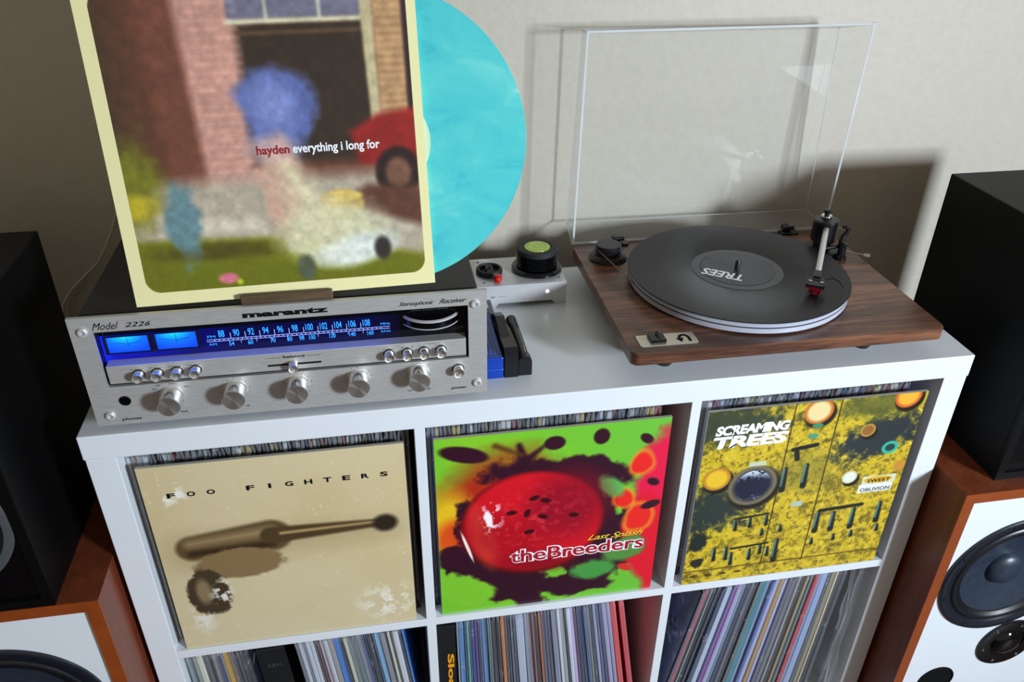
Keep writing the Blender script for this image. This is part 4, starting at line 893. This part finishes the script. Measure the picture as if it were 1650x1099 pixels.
A.mix(np.clip((n3 - 0.52) * 12, 0, 1) * np.clip(1 - np.hypot((A.X - 0.23) / 0.07, (A.Y - 0.56) / 0.11), 0, 1) * 1.8, (255, 244, 248))
A.ell(0.125, 0.40, 0.007, 0.09, (255, 236, 220), a=16, soft=0.5); A.ell(0.22, 0.55, 0.016, 0.05, (255, 246, 250), a=10, soft=0.5)
s2, w, h = display_sleeve(0.3925, 0.6975, 0.0050, 0.0085, Z1 + 0.0004, -0.0585, A, 'glossy green and dark red sleeve with a big rounded red form')
lettering('theBreeders', 0.0955, 0.2870, 0.0830, 0.1085, -0.0003, M_inkwhite, s2, 0, 0.055, 0.92, local=True)
lettering('theBreeders', 0.0965, 0.2860, 0.0845, 0.1070, -0.0006, pm('crimson_ink', (176, 12, 34), 0.4), s2, 0, 0.012, 0.99, local=True)
lettering('Last Splash', 0.2040, 0.2830, 0.1075, 0.1200, -0.0009, M_inkyellow, s2, 0.5, 0.0, 0.9, local=True)
# 3: weathered yellow machine panel
A = Art(256, (196, 168, 34)); n1 = fbm(256, 31, 4, 4); n2 = fbm(256, 32, 28, 4, 0.7); n3 = fbm(256, 33, 60, 3, 0.7)
A.mix(np.clip((n2 - 0.42) * 4, 0, 1), (216, 184, 40)); A.mix(np.clip((0.46 - n2) * 6, 0, 1) * 0.8, (116, 96, 24)); A.mix(np.clip((0.42 - n3) * 6, 0, 1) * 0.7, (86, 74, 26)); A.mix(np.clip((n3 - 0.62) * 7, 0, 1) * 0.6, (246, 216, 84))
gr = (52, 62, 46)
A.ell(0.10, 0.93, 0.24, 0.11, gr, soft=0.7, nz=n2, amp=1.6, op=0.95); A.ell(0.10, 0.46, 0.20, 0.12, (36, 48, 48), soft=0.6, nz=n2, amp=1.4, op=0.95)
A.ell(0.83, 0.78, 0.22, 0.10, (34, 44, 52), a=22, soft=0.5, nz=n2, amp=1.4, op=0.95); A.ell(0.50, 0.62, 0.16, 0.12, (118, 112, 44), soft=0.8, nz=n2, amp=1.2, op=0.5); A.ell(0.80, 0.95, 0.2, 0.07, (84, 90, 40), soft=0.7, nz=n2, amp=1.4, op=0.8)
for x in (0.385, 0.595): A.rect(x, x + 0.006, 0.07, 1.0, (60, 44, 14), soft=0.004)
A.rect(0, 1, 0.077, 0.084, (96, 66, 18), soft=0.004)
for k in range(4): A.ell(0.05 + k * 0.075, 0.045, 0.018, 0.007, (70, 50, 20), soft=0.4)
def roundel(x, y, r, rim, inner, sx=1.0): A.ell(x + .01, y - .015, r * 1.15, r * 1.12, (30, 24, 16), soft=0.15); A.ell(x, y, r * 1.05, r * 1.02, rim, soft=0.1); A.ell(x, y, r * 0.82, r * 0.80, inner, soft=0.3)
roundel(0.085, 0.635, 0.062, (190, 130, 40), (236, 190, 44)); roundel(0.50, 0.95, 0.065, (200, 110, 30), (236, 214, 150)); roundel(0.91, 0.985, 0.060, (214, 96, 40), (238, 176, 50))
roundel(0.76, 0.82, 0.034, (190, 150, 60), (150, 100, 40)); roundel(0.735, 0.56, 0.036, (214, 200, 160), (228, 236, 214)); A.ell(0.895, 0.71, 0.040, 0.036, (50, 180, 150), soft=0.15); A.ell(0.895, 0.71, 0.024, 0.020, (40, 60, 60), soft=0.2)
roundel(0.262, 0.575, 0.110, (120, 110, 84), (26, 32, 52)); A.mix(np.clip((A.Y - 0.60) * 20, 0, 1) * np.clip((1 - np.hypot(A.X - 0.262, A.Y - 0.575) / 0.088) * 20, 0, 1) * (n2 > 0.47), (205, 214, 226)); A.mix(np.clip((0.53 - A.Y) * 20, 0, 1) * np.clip((1 - np.hypot(A.X - 0.262, A.Y - 0.575) / 0.088) * 20, 0, 1) * (n3 > 0.56), (190, 200, 214))
A.rect(0.225, 0.305, 0.685, 0.71, (196, 206, 170), soft=0.004); A.rect(0.475, 0.530, 0.42, 0.45, (178, 190, 176), soft=0.004); A.ell(0.50, 0.82, 0.026, 0.014, (80, 150, 120), soft=0.3); A.ell(0.51, 0.875, 0.026, 0.012, (60, 140, 100), soft=0.3)
dkm = (28, 28, 22)
def switchmark(x, y, L=0.06, w=0.008, tip=True):
    A.stroke(x + .006, y, x + .010, y - L, w * 1.2, w * 1.7, dkm, soft=0.006); A.stroke(x, y, x, y - L * 0.8, w * .6, w * .5, (92, 156, 150), soft=0.005, op=0.8)
for x, y, L in ((0.40, 0.65, 0.12), (0.50, 0.66, 0.12), (0.36, 0.20, 0.05), (0.44, 0.22, 0.13), (0.35, 0.30, 0.03), (0.44, 0.31, 0.03), (0.62, 0.36, 0.11), (0.70, 0.35, 0.10), (0.80, 0.36, 0.11), (0.93, 0.38, 0.11), (0.62, 0.20, 0.03), (0.73, 0.21, 0.03), (0.82, 0.22, 0.03), (0.95, 0.24, 0.03), (0.13, 0.21, 0.07), (0.19, 0.21, 0.07), (0.21, 0.37, 0.05), (0.28, 0.38, 0.05), (0.36, 0.38, 0.05), (0.22, 0.17, 0.07), (0.31, 0.18, 0.06), (0.40, 0.18, 0.05)):
    switchmark(x, y, L, 0.006 if L < 0.09 else 0.009)
A.stroke(0.42, 0.755, 0.53, 0.770, 0.011, 0.011, dkm); A.stroke(0.44, 0.74, 0.45, 0.70, 0.012, 0.012, dkm); A.stroke(0.63, 0.375, 0.84, 0.385, 0.010, 0.010, dkm); A.stroke(0.21, 0.385, 0.37, 0.395, 0.006, 0.006, dkm); A.stroke(0.22, 0.20, 0.40, 0.21, 0.006, 0.006, dkm)
A.ell(0.04, 0.26, 0.05, 0.06, (30, 40, 36), soft=0.4, nz=n2, amp=1.2); A.ell(0.06, 0.13, 0.03, 0.03, (40, 40, 30), soft=0.4, nz=n2, amp=1.2)
A.rect(0.805, 0.972, 0.505, 0.552, (214, 222, 190), soft=0.004); A.rect(0.795, 0.965, 0.455, 0.504, (232, 232, 226), soft=0.004); A.ell(0.885, 0.528, 0.072, 0.019, (224, 172, 40), soft=0.15)
A.ell(0.97, 0.60, 0.03, 0.03, (200, 140, 50), soft=0.5, nz=n2, amp=1)
s3, w, h = display_sleeve(0.7445, 1.0520, 0.0020, 0.0030, Z1 + 0.0004, -0.0535, A, 'weathered yellow sleeve with white slanted title, dials and dark switch marks')
lettering('SCREAMING', 0.0130, 0.1160, 0.2725, 0.2885, -0.0003, M_inkwhite, s3, 0.12, 0.05, 0.92, local=True)
lettering('TREES', 0.0115, 0.1170, 0.2510, 0.2710, -0.0003, M_inkwhite, s3, 0.12, 0.05, 0.92, local=True)
lettering('SWEET', 0.2560, 0.2910, 0.1605, 0.1670, -0.0003, M_ink, s3, 0, 0.012, 1.05, local=True)
lettering('OBLIVION', 0.2485, 0.2940, 0.1445, 0.1510, -0.0003, M_inkgrey, s3, 0, 0.012, 1.05, local=True)

# ------------------------------------------------------------------ records packed in the cubbies
LPH = 0.315
MESH = {}
def lp_mesh(th, d0=0.0, d1=0.290):
    k = ('j', round(th, 4))
    if k not in MESH:
        bm = BM(); box(bm, -th / 2, th / 2, 0.0012, d1, 0, LPH); lathe_e = [e for e in bm.edges if abs(e.verts[0].co.y - 0.0012) < 1e-6 and abs(e.verts[1].co.y - 0.0012) < 1e-6 and abs(e.verts[0].co.x - e.verts[1].co.x) < 1e-6]
        bmesh.ops.bevel(bm, geom=lathe_e, offset=min(th * 0.28, 0.0009), segments=2, profile=0.5, affect='EDGES')
        me = bpy.data.meshes.new('record_sleeve'); bm.to_mesh(me); bm.free(); me.materials.append(M_spine); MESH[k] = me
    return MESH[k]
def pvc_mesh(th, v):
    k = ('p', round(th, 4), v)
    if k not in MESH:
        r = random.Random(v * 31 + int(th * 1e5)); bm = BM(); n = 4; cols = []
        for i in range(n + 1):
            x = -th / 2 + th * i / n
            cols.append([bm.verts.new((x * (0.9 if z < LPH else r.uniform(0.4, 1.15)), r.uniform(-0.0012, 0.0004) - (0.0025 * r.random() if z > LPH - .01 else 0), z + (r.uniform(-.003, .002) if z > LPH else 0))) for z in (0.02, 0.20, LPH - 0.006, LPH + 0.003, LPH + 0.0085)])
        for a, b in zip(cols, cols[1:]):
            for j in range(4): bm.faces.new([a[j], b[j], b[j + 1], a[j + 1]])
        me = bpy.data.meshes.new('plastic_sleeve'); bm.to_mesh(me); bm.free(); me.materials.append(M_pvc); me.materials.append(M_pvc2)
        for f in me.polygons:
            if f.center.z > LPH - 0.004: f.material_index = 1; MESH[k] = me
    return MESH[k]
def lp(x, y, z, th, tilt, col, label, group, plastic=True, v=0):
    o = bpy.data.objects.new('record_sleeve', lp_mesh(th)); COL.objects.link(o)
    o.location = (x, y, z); o.rotation_euler = (0, tilt, 0); c = lin(col); o.color = (*c, 1)
    tag(o, label, 'record sleeve', group)
    if plastic:
        p = bpy.data.objects.new('plastic_sleeve', pvc_mesh(th, v)); COL.objects.link(p); p.parent = o
    return o
TH = [0.0034, 0.0042, 0.0052, 0.0064]
top_cols = ['46525a', '20242c', '5a5e62', '8c9498', '2c2a30', '6c3c3a', '9a8a52', '1c1e26', '303c5e', 'a8a49c', '50585c', '2a3236', '7a6a5c', '3c4248', 'b4b8bc', '262a34', '6a7076', '44303a']
names = ['beige sleeve', 'green sleeve', 'yellow sleeve']
_u = 'first second third fourth fifth sixth seventh eighth ninth tenth eleventh twelfth thirteenth fourteenth fifteenth sixteenth seventeenth eighteenth nineteenth'.split()
ORD = _u + ['twentieth'] + ['twenty-' + w for w in _u[:9]] + ['thirtieth'] + ['thirty-' + w for w in _u[:9]]
def col_name(h):
    r, g, b = (int(h[i:i+2], 16) for i in (0, 2, 4)); mx, mn = max(r, g, b), min(r, g, b)
    if mx - mn < 26:
        return 'white' if mx > 205 else 'light grey' if mx > 150 else 'grey' if mx > 95 else 'dark grey' if mx > 45 else 'black'
    L = 'pale ' if mn > 125 else 'dark ' if mx < 95 else ''
    if b == mx and r > g + 14: n = 'violet'
    elif b == mx and g > r + 50 and b - g < 30: n = 'teal'
    elif b == mx: n = 'blue'
    elif g == mx and b > r + 10: n = 'teal'
    elif g == mx: n = 'green'
    elif r - g < 60 and g - b > 60: n = 'yellow'
    elif r - g < 45: n = 'tan'
    elif b > g + 10: n = 'pink'
    elif g - b > 30: n = 'orange'
    else: n = 'red'
    return L + n
for ci in range(3):
    x = CX[ci] + 0.0012; xe = CX[ci] + CW - (0.004, 0.030, 0.026)[ci]; k = 0; cnt = {}
    r = random.Random(100 + ci)
    while True:
        th = r.choice(TH[1:])
        if x + th > xe: break
        col = r.choice(top_cols)
        if ci == 0 and x > CX[0] + 0.290: col = r.choice(['1c161c', '2a1c24', '0e0c12', '34242c'])
        if ci == 1 and x < CX[1] + 0.010: col = r.choice(['203a78', '6a3a5e', '14203c'])
        if ci == 1 and x > xe - 0.012: col = '7e1420'
        if ci == 2: col = r.choice(top_cols + ['8a92ae', '5a5e7c', '9aa0b8', '3c4668', '5c2840'])
        lp(x + th / 2, 0.0200 + r.uniform(-.0012, .002), Z1 + .0003, th - 0.0002, 0, col, 'record with a %s top edge, %s such from left behind the %s' % (col_name(col), ORD[cnt.get(col_name(col), 0)], names[ci]),
           'records behind the ' + names[ci], True, r.randrange(4))
        cnt[col_name(col)] = cnt.get(col_name(col), 0) + 1; x += th + 0.0003; k += 1

CUB = ['lower left', 'lower middle', 'lower right']
def row(ci, seq, xf, tf):
    """seq: (thickness in mm, colour); xf, tf: position along the top edge and lean in degrees, as functions of 0..1"""
    tot = sum(t for t, c in seq if c != 'gap'); allw = sum(t for t, c in seq); acc = 0; cnt = {}; hist = {}
    for t, c in seq:
        if c != 'gap': hist[col_name(c)] = hist.get(col_name(c), 0) + 1
    xa, xb = xf
    for t, c in seq:
        u = (acc + t / 2) / allw; xt = xa + (xb - xa) * u; tl = math.radians(tf(u)); acc += t
        if c == 'gap': continue
        th = t / allw * (xb - xa) * math.cos(tl) - 0.0002
        th = math.floor(th * 4000) / 4000 - 0.0001
        nm = col_name(c); k = cnt.get(nm, 0); cnt[nm] = k + 1
        if hist[nm] == 1: lb = 'the only record with a %s spine in the %s cubby' % (nm, CUB[ci])
        else: lb = 'record with a %s spine, %s such from left in the %s cubby' % (nm, ORD[k], CUB[ci])
        xb0 = xt + math.sin(tl) * 0.305
        # lean: top moves by -sin(tilt)
        zl = Z2 + 0.0003 + abs(math.sin(tl)) * th / 2
        lp(xb0, 0.0150 + rnd.uniform(-.0015, .003), zl, th, -tl, c, lb, 'records in the %s cubby' % CUB[ci], True, rnd.randrange(4))
seq1 = [(6, '7c8a94'), (4, '1e2436'), (5, '8a9488'), (9, 'd8d8c4'), (4, '22242e'), (7, '4a4c54'), (3, '24283a'), (6, '8c8680'), (6, '4c5270'), (4, 'a09aa0'), (10, 'd2a41c'), (5, '7a6c70'), (6, '26222c'), (6, '34323c'), (6, '16161e'), (8, '1c1c28'), (70, 'gap'),
        (5, '6c727c'), (6, 'c8ccd4'), (4, '747c8c'), (7, 'c2c6d0'), (6, 'd6dae2'), (5, '3a3436'), (4, '5c2430'), (6, 'dcdce8'), (7, 'c4c4cc'), (8, '9a9690'), (9, '2474d4'), (7, '1a2238'), (6, 'ccccba'), (7, '7c807e'), (8, '62757c'), (6, '8a8c90'), (6, '46589c'), (4, '1c2440'), (4, '485a60'), (4, '20242e'), (4, '505a70'), (9, '7cbcec'), (8, '8a8890'), (3, '23262e'), (5, 'c8c4b4'), (4, '7e8078'), (9, 'd2d4dc'), (6, '0e1426'), (3, '4c8ad8')]
row(0, seq1, (CX[0] + 0.003, 0.3365), lambda u: 1.0 + 4.4 * min(1, u / 0.75))
seq2 = [(3, 'a8a8b4'), (8, '4a86c0'), (3, '24507c'), (4, '5aa8a0'), (3, '203c64'), (5, '2c2c78'), (4, '5c4e9c'), (3, '28205a'), (3, '5c6c84'), (8, '5c8cc4'), (3, '4c8488'), (3, '848c90'), (7, '12141e'), (6, '1a1c28'), (6, 'c4783a'), (4, '485060'), (4, '323a48'), (4, '5a6478'), (4, '3c4458'), (12, 'b4bcd0'), (5, '8c94a8'), (6, 'a08c94'), (4, '8a5a62'), (6, '2e2a30'), (4, 'b0603c'), (5, '5c5c6c'), (5, '4c506c'), (5, '5a5c74'), (4, '868ca0'), (5, '9a9cb4'), (5, 'd4d8e0'), (6, 'a8aeb0'), (3, '0c1018'), (6, 'd8dcec'), (5, 'ccb4dc'), (4, '5c3c54'), (5, '2c3c64'), (5, '3c5078'), (6, '50648c'), (4, '88887c'), (5, '343c58'), (5, 'a4acc8'), (4, '5c648c'), (5, '3c446c'), (7, 'a8a4c4'), (6, '9c98b8'), (9, 'd83c3c'), (4, 'gap'), (9, 'c8283c')]
row(1, seq2, (0.4120, 0.6660), lambda u: 0.6 + 8.6 * u)
seq3 = [(4, '5c6c7c'), (5, 'b44c68'), (4, '28443c'), (3, '8ca09c'), (5, '12182c'), (4, '101828'), (3, '7c8894'), (8, '202c50'), (8, 'b8c8dc'), (4, '2c2c5c'), (5, '8454a0'), (3, 'b07cc0'), (6, 'a4b4cc'), (4, '7c8ca8'), (6, '283454'), (6, '646470'), (4, '3c4454'), (4, '101828'), (3, '84845c'), (10, '24788c'), (5, '88a0c4'), (6, '5464a0'), (7, 'a8acd4'), (7, 'a88448'), (5, 'b8b8e0'), (6, '606480'), (6, '707078'), (4, '20202c'), (4, 'a0a0a4'), (6, '1c1a22'), (5, '9c8c6c'), (5, '20242c'), (4, '4c9090'), (8, 'ac3040'), (5, '7c8cac'), (10, '94a8d0'), (5, '54606c'), (7, '8c8064'), (3, 'd8ccb0'), (6, '181a1e'), (6, '3c4048')]
row(2, seq3, (CX[2] + 0.0560, 1.0250), lambda u: -9.0 + 6.6 * u)
# black boxed set at the left of the lower middle cubby
bs = thing('box_set', 'thick black box set with golden vertical title in the lower middle cubby', 'box set', (0.3965, 0.1, Z2))
obj('slipcase', box(BM(), 0.3838, 0.4092, 0.0030, 0.300, Z2 + .0003, Z2 + 0.3250, 0.0008), M_case, bs)
lettering('Sloan', 0.3970, 0.4065, Z2 + 0.165, Z2 + 0.265, 0.0026, M_inkgold, bs, 0, 0.035, 1.0, rot=-PI / 2)
# black open-fronted box among the leaning records
bb = thing('storage_box', 'black recessed box between the leaning records in the lower left cubby', 'box', (0.1368, 0.0, Z2 + 0.003))
bb.rotation_euler = (0, math.radians(-3.1), 0)
obj('box_shell', box(BM(), 0.0, 0.0445, 0.0650, 0.290, 0, 0.300, 0.001), M_case, bb, local=True)
obj('front_ledge', box(BM(), 0.0020, 0.0445, 0.0350, 0.0645, 0, 0.285, 0.002), M_case, bb, local=True)
lettering('5891', 0.0140, 0.0340, 0.245, 0.252, 0.0347, M_inkgrey, bb, local=True)
# dark picture cover leaning in the lower right cubby
A = Art(96, (70, 72, 100)); n1 = fbm(96, 41, 4, 4); n2 = fbm(96, 42, 14, 3)
A.mix(np.clip((n2 - 0.5) * 5, 0, 1) * (A.Y > 0.45), (170, 158, 186)); A.mix(np.clip((0.45 - n1) * 5, 0, 1), (24, 30, 46)); A.mix(np.clip((0.5 - A.Y) * 3, 0, 1) * 0.6, (54, 72, 90))
th0 = math.radians(10.5)
dk_s = thing('album_sleeve', 'dark violet-grey picture sleeve leaning leftmost in the lower right cubby', 'record sleeve', (CX[2] + 0.0030, 0.012, Z2 + 0.0015))
dk_s.rotation_euler = (0, math.radians(9.2), 0)
obj('card_jacket', box(BM(), 0, 0.0035, 0.001, 0.290, 0, LPH), M_black, dk_s, local=True)
Mx = Matrix.Translation((-0.0002, 0.290, 0)) @ Matrix.Rotation(-PI / 2, 4, 'Z') @ Matrix.Diagonal((0.289 / 0.315, 1, 1, 1))
art_grid('printed_cover', A, Mx, dk_s)
# crinkled clear bag at the right end
bm = BM(); r = random.Random(5); cols = []
for i in range(9):
    x = 1.030 + i * 0.0028
    cols.append([bm.verts.new((x - (1 - j / 7) * -0.006 + r.uniform(-.0015, .0015), 0.012 + r.uniform(-.004, .006), Z2 + 0.001 + 0.318 * j / 7)) for j in range(8)])
for a, b in zip(cols, cols[1:]):
    for j in range(7): bm.faces.new([a[j], b[j], b[j + 1], a[j + 1]])
tag(obj('plastic_bag', bm, M_pvc, smooth=80), 'crinkled clear plastic bag at the right end of the lower right cubby', 'plastic bag')
